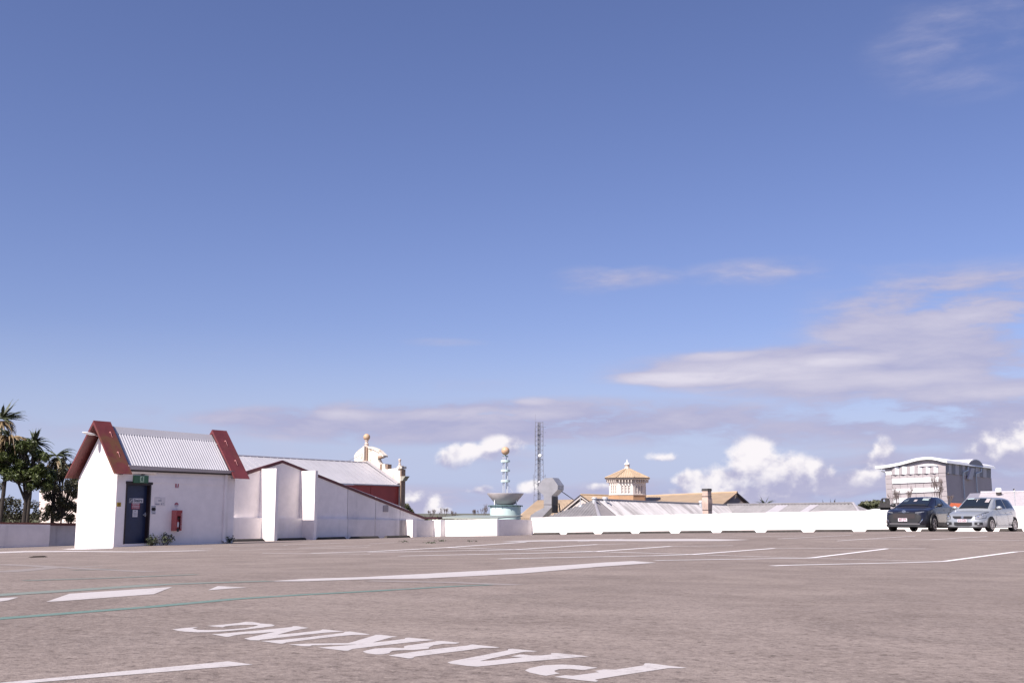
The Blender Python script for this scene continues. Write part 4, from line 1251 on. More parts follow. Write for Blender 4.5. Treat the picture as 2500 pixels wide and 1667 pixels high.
for y_ in (1060, 1121, 1182): MB().prism([px2(cx0 - 6, y_, -.4), px2(cx0 + 8, y_, -.4), px2(cx0 + 8, y_, .4), px2(cx0 - 6, y_, .4)], (0, 0, .1)).build('platform', LATTICE, mast)
for x_, y_, r_ in ((1319, 1112, 4.2), (1317, 1176, 2.2)):
    MB().lathe(px2(x_, y_, -1.2), [(r_ * .072, 0), (r_ * .072, .25), (r_ * .05, .34)], 16, (-.25, -1, 0)).build('dish', WHITEMETAL, mast)
for (x_, y0, y1) in ((1302, 1158, 1186), (1306, 1045, 1088), (1326, 1042, 1088), (1331, 1158, 1166)):
    an = MB().tube(px2(x_, y0), px2(x_, y1), .035, 5)
    an.tube(px2(x_, (y0 + y1) / 2), px2(cx0 + (8 if x_ > cx0 else -8), (y0 + y1) / 2 + 1), .025, 4)
    an.build('antenna', LATTICE, mast)
for y_ in (1042, 1055, 1087): MB().tube(px2(1325, y_ + 1), px2(1334, y_), .022, 4).build('yagi_arm', LATTICE, mast)
MB().tube(px2(1307, 1031), px2(1307, 1012), .022, 4).build('whip_aerial', LATTICE, mast)

# ------------------------------------------------------------------ exhaust duct
YX = 74.0
sx_ = lambda x, y: (1280 + x * .07654, 1150 + y * .07654)
duct = thing('exhaust_duct', 'big galvanised exhaust duct with an angular gooseneck hood', 'duct', WYp(1345, 1275, YX))
nrm = (V(.0, 1, 0) - V(0, 0, 0))            # depth runs to the near right
def dpl(pts, dep, m, name, dy=0):
    P = [WYp(*sx_(*p), YX + dy) for p in pts]
    MB().prism(P, dep).build(name, m, duct)
DEP = WYp(*sx_(1285, 500), YX) - WYp(*sx_(1068, 500), YX) + Vector((0, 1.1, 0))
hood = [(420, 520), (470, 420), (560, 290), (650, 215), (900, 205), (1068, 440), (1062, 590), (875, 780), (870, 805), (622, 805), (612, 765), (480, 650)]
dpl(hood, DEP, DUCTM, 'hood')
dpl([(622, 808), (870, 808), (870, 1055), (622, 1055)], DEP * .98, DUCTM, 'neck')
for ya_, yb_ in ((808, 1055), (1074, 1330)):
    q0_, q1_ = WYp(*sx_(872, ya_), YX) + Vector((.012, 0, 0)), WYp(*sx_(872, yb_), YX) + Vector((.012, 0, 0))
    MB().prism([q0_, q0_ + DEP * .96, q1_ + DEP * .96, q1_], (.02, 0, 0)).build('sooty_side', DUCTDARK, duct)
dpl([(618, 1057), (874, 1057), (874, 1072), (618, 1072)], DEP * 1.02, DARKTRIM, 'flange')
dpl([(622, 1074), (872, 1074), (872, 1150), (560, 1470), (165, 1530), (210, 1400), (400, 1270), (622, 1160)], DEP * .97, DUCTM, 'elbow')
MB().tube(WYp(*sx_(1215, 660), YX + 1), WYp(*sx_(1560, 900), YX + 3), .03, 5).build('stay', DARKTRIM, duct)
MB().tube(WYp(*sx_(1105, 1020), YX + 1), WYp(*sx_(1145, 1330), YX + 1), .045, 5).build('stay', DARKTRIM, duct)

# ------------------------------------------------------------------ hipped silver roof beyond the long wall
def corr_plane(mb, o, a, d, s0, s1, t0, t1, pitch=.19, amp=.035, per=4):
    """corrugated sheet on plane o + a*s + d*t, between t0(s) and t1(s)"""
    a, d = Vector(a).normalized(), Vector(d).normalized(); n = a.cross(d).normalized()
    if n.z < 0: n = -n
    N = int((s1 - s0) / pitch * per)
    top, bot = [], []
    for i in range(N + 1):
        s = s0 + (s1 - s0) * i / N; h = amp * math.cos(2 * math.pi * i / per)
        top.append(o + a * s + d * t0(s) + n * h); bot.append(o + a * s + d * t1(s) + n * h)
    return mb.grid([top, bot])
R0, R1 = WYp(1450, 1220, 75), WYp(1776, 1233, 108)
R1.z = R0.z - .18
sil = thing('silver_roofed_building', 'low building with bright weathered corrugated hip roof behind the long wall', 'building', (R0 + R1) / 2 - Vector((0, 0, 10)))
ax = (R1 - R0); Lr = ax.length; axn = ax.normalized()
perp = Vector((axn.y, -axn.x, 0)).normalized()
dn = (perp * .78 - Vector((0, 0, .62))).normalized()
def project(p):
    d = Vector(p) - Vector((0, 0, ZC)); c, q = math.cos(PITCH), math.sin(PITCH)
    f = d.y * c + d.z * q
    return 1250 + FPX * d.x / f, 833.5 - FPX * (d.z * c - d.y * q) / f
def sheet_stains(name, along, c, dark, lo, hi, amt):
    m = bpy.data.materials.new(name); m.use_nodes = True
    nt = m.node_tree; X.nt = nt
    b = nt.nodes['Principled BSDF']
    g = nt.nodes.new('ShaderNodeNewGeometry'); sep = nt.nodes.new('ShaderNodeSeparateXYZ'); nt.links.new(g.outputs['Position'], sep.inputs[0])
    x, y, z = (X(sep.outputs[i]) for i in range(3))
    sa = x * along.x + y * along.y; sb = x * along.y - y * along.x
    n = noise(comb(sa * 2.6, sb * .30, z * .2), 1.0, 6, .62); n2 = noise(comb(sa * .35, sb * .4, 3.0), 1.0, 4, .6); n3 = noise(g.outputs['Position'], 7, 5, .7)
    cc = mixc(nt, (n * .62 + n2 * .30 + n3 * .12).step(lo, hi) * amt, c, dark)
    nt.links.new(cc, b.inputs['Base Color']); b.inputs['Roughness'].default_value = .5
    return m
OLDROOF = sheet_stains('weathered_bright_roof_sheet', axn, (.60, .57, .56), (.20, .18, .175), .46, .62, .70)
TD = 3.9
kh = 0.0
while project(R0 + dn * TD - axn * kh)[0] > 1482: kh += .05
hipt = lambda s: max(0.0, -s / kh * TD)
DARKSHEET = mat('dark_ribbed_roof_sheet', (.30, .275, .275), .55, .1, var=.12, scale=3)
mb = MB(); corr_plane(mb, R0, axn, dn, .55, Lr, lambda s: 0, lambda s: TD, .34, .06)
mb.build('roof', OLDROOF, sil, smooth='all')
ds = MB(); corr_plane(ds, R0, axn, dn, -kh, .55, hipt, lambda s: TD, .20, .05)
ds.build('older_sheets', DARKSHEET, sil, smooth='all')
corner_r = R0 + dn * TD - axn * kh
corner_l = corner_r - perp * 8.0
e1 = corner_l - corner_r; e1n = e1.normalized()
nn = (corner_l - R0).cross(corner_r - R0).normalized()
if nn.z < 0: nn = -nn
foot = (R0 - corner_r).dot(e1n) / e1.length
ft = corner_r + e1 * foot
fall = (ft - R0).normalized(); Hh = (R0 - ft).length
rows_t, rows_b = [], []
for i in range(161):
    t = i / 160; b = corner_r + e1 * t
    h = Hh * (t / foot if t < foot else (1 - t) / (1 - foot)); off = nn * (.045 * math.cos(i * math.pi / 2))
    rows_b.append(b + off); rows_t.append(b - fall * h + off)
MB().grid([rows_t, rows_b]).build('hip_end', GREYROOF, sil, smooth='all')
MB().tube(R0 + Vector((0, 0, .03)), R1 + Vector((0, 0, .03)), .09, 6).build('ridge_cap', GREYROOF, sil)
hd_ = (corner_r - R0).normalized()
MB().prism([R0 + Vector((0, 0, .10)) + e1n * .05, R0 + Vector((0, 0, .10)) + axn * .15, corner_r + Vector((0, 0, .10)) + axn * .28, corner_r + Vector((0, 0, .10)) + e1n * .30], (0, 0, -.06)).build('hip_cap', GUTTER, sil)
MB().box(66, 100, -44, -38, -9.5, -2.5).build('walls', GREYWHITE, sil)
def ventilator(px, ytop, ybot, rpx, Y, lab, capm=GALV):
    c = WYp(px, ybot, Y); k = Y / FPX; r = rpx * k; h = (ybot - ytop) * k
    o = thing('roof_ventilator', lab, 'roof ventilator', c, 'round metal roof ventilators')
    MB().lathe(c, [(r * .72, -.5), (r * .72, h * .5)], 14).build('base_pipe', PIPE, o, smooth=True)
    MB().lathe(c + Vector((0, 0, h * .5)), [(r * .72, 0), (r, h * .06), (r, h * .28), (r * .86, h * .42), (r * .35, h * .5)], 16).build('cap', capm, o, smooth=True)
ventilator(1451, 1213.5, 1222, 6.8, 74.6, 'low round metal ventilator at the peak of the hip, left one')
ventilator(1477, 1212.5, 1226, 7.0, 76.5, 'taller metal ventilator on the bright roof, right of the hip peak')
ventilator(1711, 1221.5, 1233, 5.2, 98, 'metal ventilator half hidden behind the tan chimney')
# satellite aerial on the hip end
ae = MB(); a0 = WYp(1417, 1233.5, 71.5)
ae.tube(a0, a0 + Vector((0, 0, .62)), .025, 5); ae.tube(a0 + Vector((-.12, 0, .2)), a0 + Vector((.12, 0, .02)), .02, 4); ae.lathe(a0 + Vector((0, 0, -.08)), [(.14, 0), (.12, .08), (.03, .1)], 12)
ae.build('roof_aerial', PIPE, label='small grey aerial post standing on the grey hip end', category='aerial')
# second, duller roof to the right
S0, S1 = WYp(1772, 1232.6, 108), WYp(2083, 1227, 94)
S1.z = S0.z + .04
sec = thing('grey_roofed_building', 'long low building with a dull grey ribbed roof right of the chimney', 'building', (S0 + S1) / 2 - Vector((0, 0, 10)))
ax2 = (S1 - S0).normalized(); L2_ = (S1 - S0).length
pr2 = Vector((ax2.y, -ax2.x, 0)); pr2 = pr2 if pr2.y < 0 else -pr2
dn2 = (pr2 * .80 - ax2 * .34 - Vector((0, 0, .52))).normalized()
T2D = 3.2
k2 = 0.0
while project(S1 + dn2 * T2D + ax2 * k2)[0] < 2116: k2 += .05
hip2 = lambda s: max(0.0, (s - L2_) / k2 * T2D)
sr = MB(); corr_plane(sr, S0, ax2, dn2, -2.5, L2_ + k2, hip2, lambda s: T2D + .3, .42, .06)
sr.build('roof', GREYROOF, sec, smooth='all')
for a_, b_ in ((.455, .545), (.715, .775)):
    lp = MB(); s0_, s1_ = L2_ * a_, L2_ * b_
    lp.prism([S0 + ax2 * s0_ + dn2 * .3 + Vector((0, 0, .10)), S0 + ax2 * s1_ + dn2 * .3 + Vector((0, 0, .10)), S0 + ax2 * s1_ + dn2 * T2D + Vector((0, 0, .10)), S0 + ax2 * s0_ + dn2 * T2D + Vector((0, 0, .10))], (0, 0, -.04))
    lp.build('smooth_roof_panel', LIGHTPATCH, sec)
MB().tube(S0 - ax2 * 2.5 + Vector((0, 0, .05)), S1 + Vector((0, 0, .05)), .10, 6).build('ridge_cap', GREYROOF, sec)
hc2 = S1 + dn2 * T2D + ax2 * k2
MB().prism([S1, hc2, hc2 + ax2 * 5.5 + Vector((0, 3, -.2))], (0, 0, -.06)).build('hip_end', GREYROOF, sec)
MB().tube(S1 + Vector((0, 0, .06)), hc2 + Vector((0, 0, .06)), .10, 6).build('hip_cap', LIGHTPATCH, sec)
MB().prism([WYp(1800, 1262, 100), WYp(2080, 1258, 90), WYp(2080, 1258, 90) + Vector((1, 7, 0)), WYp(1800, 1262, 100) + Vector((1, 7, 0))], (0, 0, -9)).build('walls', GREYWHITE, sec)

# ------------------------------------------------------------------ tan roofed hall with cupola
YT = 118.0
tan = thing('cupola_building', 'large tan roofed hall with an octagonal cream cupola', 'building', WYp(1560, 1290, YT) - Vector((0, 0, 7)))
def slope(name, pts, m, t=.15, parent=tan):
    P = [WYp(x, y, Y) for x, y, Y in pts]
    return MB().prism(P, (0, .1, -t)).build(name, m, parent)
def ribs(A_, B_, C_, D_, n, m, r=.03, parent=tan):
    a, b, c, d = [WYp(*q) for q in (A_, B_, C_, D_)]
    mb = MB()
    for i in range(n + 1):
        t = i / n; mb.tube(a.lerp(b, t) + Vector((0, 0, .03)), d.lerp(c, t) + Vector((0, 0, .03)), r, 4)
    mb.build('roof_rib', m, parent)
slope('roof', [(1545, 1212, 122), (1800, 1201.3, 112), (1760, 1234, 106), (1545, 1240, 114)], TAN)
ribs((1560, 1211.5, 121.5), (1800, 1201.3, 112), (1760, 1234, 106), (1545, 1238, 114), 56, TAN, .016)
slope('roof', [(1418, 1207.5, 116), (1560, 1212.5, 121), (1560, 1240, 116), (1445, 1240, 110)], TAN)
ribs((1420, 1207.8, 116), (1556, 1212.3, 121), (1556, 1238, 116), (1446, 1238, 110), 34, TAN, .016)
MB().tube(WYp(1560, 1211.6, 121.5), WYp(1800, 1201, 112), .12, 6).build('ridge_cap', TAN, tan)
MB().tube(WYp(1418, 1207.2, 116), WYp(1556, 1212, 121), .12, 6).build('ridge_cap', TAN, tan)
slope('roof', [(1312, 1220.6, 128), (1402, 1219, 128), (1402, 1270, 120), (1262, 1270, 120), (1262, 1262.5, 121)], TAN)
ribs((1313, 1220.6, 128), (1402, 1219, 128), (1402, 1268, 120), (1262, 1268, 120), 30, TAN, .014)
MB().prism([WYp(1255, 1265, 120.5), WYp(1330, 1265, 120.5), WYp(1330, 1268, 120.5), WYp(1255, 1268, 120.5)], (0, .5, 0)).build('fascia', DARKTRIM, tan)
MB().prism([WYp(1255, 1268, 121.5), WYp(1800, 1245, 118), WYp(1800, 1245, 140), WYp(1255, 1268, 140)], (0, 0, -9)).build('walls', TANCLAD, tan)
MB().prism([WYp(1262, 1267, 122.2), WYp(1330, 1267, 122.2), WYp(1330, 1300, 122.2), WYp(1262, 1300, 122.2)], (0, .4, 0)).build('wall', CREAM, tan)
# left gable with cream bargeboards
YG = 112.0
MB().prism([WYp(1417, 1211, YG), WYp(1350, 1272, YG), WYp(1470, 1258, YG)], (.2, 2.5, 0)).build('gable_wall', TAUPE, tan)
def barge(a, b, wd, m, dy=0, th=.3, name='bargeboard'):
    p, q = WYp(*a, YG - .3 + dy), WYp(*b, YG - .3 + dy); dz = Vector((0, 0, -wd * YG / FPX))
    MB().prism([p, q, q + dz, p + dz], (0, th, 0)).build(name, m, tan)
barge((1417, 1206.8), (1344, 1267), 3.6, DARKTRIM); barge((1417, 1206.8), (1441, 1224), 3.2, DARKTRIM)
barge((1418, 1211.2), (1350, 1267), 3.0, CREAM, -.06); barge((1418, 1211.2), (1441, 1227.5), 3.0, CREAM, -.06)
MB().prism([WYp(1421, 1219.5, YG - .25), WYp(1388, 1246, YG - .25), WYp(1404, 1240, YG - .25), WYp(1434, 1228, YG - .25)], (0, .2, 0)).build('gable_panel', CREAM, tan)
# right gable
MB().prism([WYp(1799, 1204, 111.5), WYp(1757, 1240, 107), WYp(1842, 1240, 113)], (-.6, 1.5, 0)).build('gable_wall', TAUPE, tan)
p_, q_, s_ = WYp(1799.5, 1201, 111), WYp(1838, 1234.5, 112.4), WYp(1755, 1237.5, 106)
MB().prism([p_, q_, q_ - Vector((0, 0, .22)), p_ - Vector((0, 0, .22))], (0, .4, 0)).build('bargeboard', DARKTRIM, tan)
MB().prism([p_ - Vector((0, .05, .02)), s_ - Vector((0, .05, 0)), s_ - Vector((0, .05, .12)), p_ - Vector((0, .05, .14))], (0, .3, 0)).build('bargeboard', TANCLAD, tan)
ib = [WYp(1797, 1209, 110.9), WYp(1828, 1234, 112), WYp(1824, 1234, 112), WYp(1797, 1212, 110.9)]
MB().prism(ib, (0, .2, 0)).build('gable_moulding', BROWNPOST, tan)
MB().sphere(WYp(1671, 1206.5, 117), .1, 10, 6, 1.6, 1, .8).build('ridge_cowl', WHITEMETAL, tan)
# cupola
YC = 116.0
cc = WYp(1532.5, 1215, YC); kc = YC / FPX
cz_ = lambda y: WYp(1532, y, YC).z
cd = Vector((cc.x, cc.y, 0))
PH = R(22.5) + R(33)
def octo(r): return [(r * math.cos(PH + i * math.pi / 4), r * math.sin(PH + i * math.pi / 4)) for i in range(8)]
rw = 46.2 * kc
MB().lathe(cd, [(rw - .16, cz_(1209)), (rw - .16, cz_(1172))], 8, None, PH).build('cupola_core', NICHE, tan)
MB().lathe(cd, [(rw * .995, cz_(1232)), (rw * .995, cz_(1207.5))], 8, None, PH).build('cupola_base', TANCLAD, tan)
MB().lathe(cd, [(rw + .05, cz_(1208.4)), (rw + .05, cz_(1206.6))], 8, None, PH).build('sill_band', CREAM, tan)
zs0, zs1 = cz_(1206.6), cz_(1177.5)
O = octo(rw)
for i in range(8):
    a, b = Vector((*O[i], 0)) + cd, Vector((*O[(i + 1) % 8], 0)) + cd
    d = (b - a); Lf = d.length; d.normalize(); nin = Vector((-d.y, d.x, 0)); nin = nin if nin.dot(cd - a) > 0 else -nin
    def fp(s, z): return a + d * s + Vector((0, 0, z))
    mg = Lf * .16; gap = (Lf - 2 * mg) / 3; aw = gap * .62; H = zs1 - zs0
    zb_, zsp = zs0 + H * .06, zs0 + H * .62
    wl = MB()
    xs = [0]; 
    for k in range(3):
        c = mg + gap * (k + .5)
        xs += [c - aw / 2, c + aw / 2]
    xs += [Lf]
    for k in range(0, 8, 2): wl.prism([fp(xs[k], zs0), fp(xs[k + 1], zs0), fp(xs[k + 1], zs1), fp(xs[k], zs1)], nin * .10)
    for k in range(3):
        x0, x1 = xs[2 * k + 1], xs[2 * k + 2]; r_ = (x1 - x0) / 2; c = (x0 + x1) / 2
        wl.prism([fp(x0, zs0), fp(x1, zs0), fp(x1, zb_), fp(x0, zb_)], nin * .10)
        arc = [fp(c + r_ * math.cos(t), zsp + r_ * math.sin(t)) for t in [math.pi * j / 8 for j in range(9)]]
        for j in range(8): wl.prism([arc[j], arc[j + 1], Vector((arc[j + 1].x, arc[j + 1].y, zs1)), Vector((arc[j].x, arc[j].y, zs1))], nin * .10)
    wl.build('arcade_wall', CREAM, tan)
    for k in range(3):
        x0, x1 = xs[2 * k + 1] + .005, xs[2 * k + 2] - .005
        w3 = MB().prism([fp(x0, zb_) + nin * .07, fp(x1, zb_) + nin * .07, fp(x1, zsp + .1) + nin * .07, fp(x0, zsp + .1) + nin * .07], nin * .03)
        for zz in (.3, .78): w3.prism([fp(x0, zb_ + (zsp - zb_) * zz) + nin * .02, fp(x1, zb_ + (zsp - zb_) * zz) + nin * .02, fp(x1, zb_ + (zsp - zb_) * zz + .04) + nin * .02, fp(x0, zb_ + (zsp - zb_) * zz + .04) + nin * .02], nin * .06)
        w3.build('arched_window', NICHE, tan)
    bk_ = MB()
    for k in range(5):
        s = Lf * (k + .5) / 5
        o_ = -nin
        bk_.prism([fp(s - .04, zs1 - .02), fp(s + .04, zs1 - .02), fp(s + .04, zs1 + .26), fp(s - .04, zs1 + .26)], o_ * .3)
    bk_.build('eaves_bracket', CREAM, tan)
MB().lathe(cd, [(rw + .005, zs1), (rw + .005, cz_(1170.5))], 8, None, PH).build('frieze', CREAM, tan)
MB().lathe(cd, [(rw * 1.17, cz_(1171)), (rw * 1.2, cz_(1168.6))], 8, None, PH).build('soffit', CREAM, tan)
MB().lathe(cd, [(rw * 1.235, cz_(1168.5)), (rw * 1.235, cz_(1166.6))], 8, None, PH).build('eaves_gutter', DARKTRIM, tan)
zr0, zr1 = cz_(1166.5), cz_(1144.5)
MB().lathe(cd, [(rw * 1.22, zr0), (.26, zr1)], 8, None, PH).build('cupola_roof', TAN, tan)
rr = MB()
for i in range(8):
    p = PH + i * math.pi / 4
    rr.tube(cd + Vector((rw * 1.22 * math.cos(p), rw * 1.22 * math.sin(p), zr0 + .03)), cd + Vector((.26 * math.cos(p), .26 * math.sin(p), zr1 + .03)), .06, 5)
    p2_ = PH + (i + 1) * math.pi / 4
    e0_ = Vector((math.cos(p), math.sin(p), 0)) * rw * 1.22; e1_ = Vector((math.cos(p2_), math.sin(p2_), 0)) * rw * 1.22
    mid = (e0_ + e1_) / 2; up = (cd + mid * .11 + Vector((0, 0, zr1)) - (cd + mid + Vector((0, 0, zr0))))
    for k in range(1, 8):
        t = k / 8; f_ = 1 - abs(t - .5) * 2
        q = cd + e0_.lerp(e1_, t) + Vector((0, 0, zr0 + .02)); rr.tube(q, q + up * f_ * .97, .014, 4)
rr.build('cupola_roof_rib', TAN, tan)
lz = lambda y: cz_(y)
lan = MB().lathe(cd, [(.30, lz(1145)), (.30, lz(1141)), (.24, lz(1140.6)), (.24, lz(1133.6))], 8, None, PH); lan.build('lantern', CREAM, tan)
for i in range(8):
    p = PH + (i + .5) * math.pi / 4; q = cd + Vector((math.cos(p), math.sin(p), 0)) * .225
    MB().tube(q + Vector((0, 0, lz(1139))), q + Vector((0, 0, lz(1135))), .035, 5).build('lantern_opening', BROWNPOST, tan)
MB().lathe(cd, [(.30, lz(1133.6)), (.30, lz(1132.6)), (.26, lz(1130.5)), (.12, lz(1128.5)), (.06, lz(1127)), (.09, lz(1125.5)), (.04, lz(1124)), (.03, lz(1120.5))], 14).build('finial', WHITEMETAL, tan, smooth=30)

# ------------------------------------------------------------------ chimney
YK = 74.0
ck = WYp(1727, 1255, YK); kk = YK / FPX
kz = lambda y: WYp(1727, y, YK).z
chim = thing('chimney', 'tall terracotta chimney pot stack with dark bands behind the wall', 'chimney', (ck.x, ck.y, ck.z - 3))
PHK = R(36.9) + R(45) - R(90)
def sq(name, prof, m):
    o = MB().lathe(Vector((ck.x, ck.y, 0)), [(r_ * kk * 1.414 * .74, z) for r_, z in prof], 4, None, R(36.9 + 45 + 8)).build(name, m, chim); return o
sq('shaft', [(11, kz(1255) - 3), (11, kz(1245))], BRICKY)
sq('jar', [(11, kz(1243.6)), (11.6, kz(1238)), (12.6, kz(1228)), (12.2, kz(1222)), (10.6, kz(1214)), (10.6, kz(1212))], BRICKY)
sq('upper_shaft', [(10.6, kz(1210.6)), (10.6, kz(1198.4))], BRICKY)
sq('band', [(11.2, kz(1245)), (12.6, kz(1244.4)), (11.2, kz(1243.6))], SOOT)
sq('band', [(10.6, kz(1212)), (12.4, kz(1211.2)), (10.6, kz(1210.6))], SOOT)
sq('cap', [(10.6, kz(1198.4)), (12.8, kz(1196.8)), (11.8, kz(1195.6)), (11.2, kz(1192.2))], SOOT)

# ------------------------------------------------------------------ grey hall with the wave roof
z3 = lambda x, y: (2120 + x * .1403, 1100 + y * .1403)
cr = PY(*z3(1345, 500), 106.0)
UG, WG = cr[0], cr[1]
hall = thing('wave_roof_building', 'grey panelled hall with a curving white roof and white bands', 'building', V(UG + 6, WG - 8, -9))
def gu(x, y, du=0): return Pu(*z3(x, y), UG + du)
def gw_(x, y, dw=0): return Pw(*z3(x, y), WG + dw)
def lean(x, y): return x + (y - 430) * (.058 - (.058 - .078) * (x - 290) / 1055)
def row(x, y): return y - (x - 290) * .042
gl = gu(lean(293, 430), 600); endr = gw_(2140, 600)
core = MB().prism([V(UG + .12, gl[1] + .1, -9.5), V(UG + .12, WG - .1, -9.5), V(endr[0], WG - .1, -9.5), V(endr[0], gl[1] + .1, -9.5)], (0, 0, 9.5 + gu(700, 290)[2]))
core.build('core_wall', mat('joint_shadow_grey', (.20, .18, .185), .9), hall)
XC = [290, 405, 540, 672, 805, 945, 1085, 1215, 1345]
YR = [(428, 490, 0), (490, 578, 1), (578, 668, 0), (668, 748, 1), (748, 830, 0), (830, 915, 1), (915, 1010, 0)]
for y0, y1, wh in YR:
    for k, (x0, x1) in enumerate(zip(XC, XC[1:])):
        white = wh and 1 <= k <= 6
        g = 2.2 if not white else 1.0
        P = []
        for (x, y, ex, ey) in ((x0, y1, g, -g), (x1, y1, -g, -g), (x1, y0, -g, g), (x0, y0, g, g)):
            yy = row(x, y) + ey; P.append(V(*gu(lean(x, y) + ex, yy, -.10 if white else -.0)))
        MB().prism(P, UV3 * .1).build('white_panel' if white else 'wall_panel', WHITEMETAL if white else PANEL, hall)
# folded panels under the roof, shaded faces coloured grey and lit faces white
FX = [405, 460, 530, 592, 665, 725, 800, 862, 935, 1000, 1070, 1135, 1213]
ftop = [330, 292, 330, 292, 318, 275, 300, 268, 290, 262, 276, 258, 275]
for i in range(12):
    o0, o1 = (-.02, -.15) if i % 2 == 0 else (-.15, -.02)
    x0, x1 = FX[i], FX[i + 1]
    yb0, yb1 = row(x0, 424), row(x1, 424)
    yt = 272 - (x0 - 405) * .012
    pts = [V(*gu(x0 + 1, yb0, o0)), V(*gu(x1 - 1, yb1, o1)), V(*gu(x1 - 1, yt, o1)), V(*gu(x0 + 1, yt + 4, o0))]
    MB().prism(pts, UV3 * .12).build('folded_panel', PANEL2 if i % 2 == 0 else WHITEMETAL, hall)
for i in range(6):
    x0, xm, x1 = FX[2 * i], FX[2 * i + 1], FX[2 * i + 2]
    MB().prism([V(*gu(x0, row(x0, 426), .1)), V(*gu(xm, row(xm, 426), -.16)), V(*gu(x1, row(x1, 426), .1))], (0, 0, .04)).build('fold_soffit', DARKPANEL, hall)
for (x0, x1, yt) in ((290, 402, 362), (1216, 1345, 255)):
    pts = [V(*gu(x0, row(x0, 424))), V(*gu(x1, row(x1, 424))), V(*gu(x1, yt + (8 if x0 > 900 else -6))), V(*gu(x0, yt))]
    MB().prism(pts, UV3 * .12).build('wall_panel', PANEL if x0 > 900 else WHITEMETAL, hall)
wc = [(840, 268), (900, 250), (980, 232), (1050, 226), (1120, 232), (1200, 256), (1205, 262), (1000, 266)]
MB().prism([V(*gu(x, y, -.2)) for x, y in wc], UV3 * .12).build('white_panel', WHITEMETAL, hall)
ug_ = [(290, 300), (400, 285), (700, 215), (850, 170), (1050, 155), (1200, 180), (1345, 222), (1345, 272), (1200, 268), (290, 366)]
MB().prism([V(*gu(x, y, .06)) for x, y in ug_], UV3 * .3).build('upper_wall', PANEL2, hall)
# wave roof, extruded back over the hall
prof_t = [(120, 270), (260, 254), (400, 232), (550, 203), (700, 162), (800, 135), (900, 117), (1000, 108), (1100, 110), (1200, 124), (1290, 143), (1350, 160)]
prof_b = [(120, 311), (260, 301), (400, 280), (550, 250), (700, 209), (800, 181), (900, 161), (1000, 151), (1100, 153), (1200, 170), (1290, 196), (1374, 212)]
OV = -.30
Lb = Pw(*z3(2215, 305), Pu(*z3(1366, 190), UG + OV)[1])[0] - (UG + OV)
A_ = [V(*gu(x, y, OV)) for x, y in prof_t]; B_ = [V(*gu(x, y, OV)) for x, y in prof_b]
rfm = MB(); dv = UV3 * Lb
for i in range(len(A_) - 1):
    rfm.prism([A_[i], A_[i + 1], B_[i + 1], B_[i]], dv)
rfm.build('wave_roof', WHITEMETAL, hall, smooth=30)
# barrel vault facing right
we = Pu(*z3(1366, 190), UG + OV)[1] - .05
arc = [(1732, 268), (1735, 245), (1752, 205), (1785, 170), (1830, 149), (1880, 147), (1930, 168), (1968, 205), (1992, 245), (2004, 278)]
AV = [Pw(*z3(x, y), we) for x, y in arc]
MB().prism([V(*p) for p in AV], WV3 * -7).build('barrel_vault', WHITEMETAL, hall, smooth=30)
MB().prism([V(p[0], p[1] + .03, p[2] - .08) for p in AV], WV3 * -.03).build('vault_end', PANEL2, hall)
# dark side wall, upper folded strip, brace and pipes
xs_ = [(1345, 262, 392), (1400, 262, 398), (1450, 264, 404), (1515, 268, 411), (1580, 274, 418), (1640, 282, 425), (1690, 288, 431), (1740, 294, 437), (1800, 300, 443), (1870, 306, 450), (1940, 312, 456), (2000, 316, 460), (2060, 320, 464), (2135, 324, 468)]
for i, (a, b) in enumerate(zip(xs_, xs_[1:])):
    o0, o1 = (0, .16) if i % 2 == 0 else (.16, 0)
    pts = [V(*gw_(a[0] + 1, a[2], o0)), V(*gw_(b[0] - 1, b[2], o1)), V(*gw_(b[0] - 1, b[1] - 40, o1)), V(*gw_(a[0] + 1, a[1] - 40, o0))]
    MB().prism(pts, WV3 * -.1).build('folded_panel', SIDEFOLD if i % 2 else PANEL2, hall)
for a, b in ((1347, 1640), (1643, 1870), (1873, 2140)):
    ya, yb = 394 + (a - 1345) * .094, 394 + (b - 1345) * .094
    p0, p1 = gw_(a, ya + 2), gw_(b, yb + 2)
    MB().prism([V(p0[0], WG, -9.4), V(p1[0], WG, -9.4), V(*p1), V(*p0)], WV3 * -.1).build('wall_panel', DARKPANEL, hall)
MB().prism([V(*gw_(x, y, .30)) for x, y in [(1795, 300), (1852, 306), (1812, 500), (1740, 494)]], WV3 * -.16).build('brace_blade', SIDEFOLD, hall)
for xt, yt, xm, ym, yb in ((1735, 315, 1645, 378, 840), (1965, 340, 1872, 402, 730)):
    p = [gw_(xt, yt - 30, .28), gw_(xt, yt + 20, .28), gw_(xm, ym, .2), gw_(xm + (yb - ym) * .085, yb, .2)]
    p[3] = (p[2][0], p[3][1], p[3][2])
    MB().path([V(*q) for q in p], .08, 6).build('downpipe', PIPE, hall)
pl = gu(228, 320, -.6)
MB().path([V(*gu(228, 318, -.6)), V(*gu(232, 350, -.6)), V(*gu(285, 372, -.1))], .07, 5).build('downpipe', PIPE, hall)

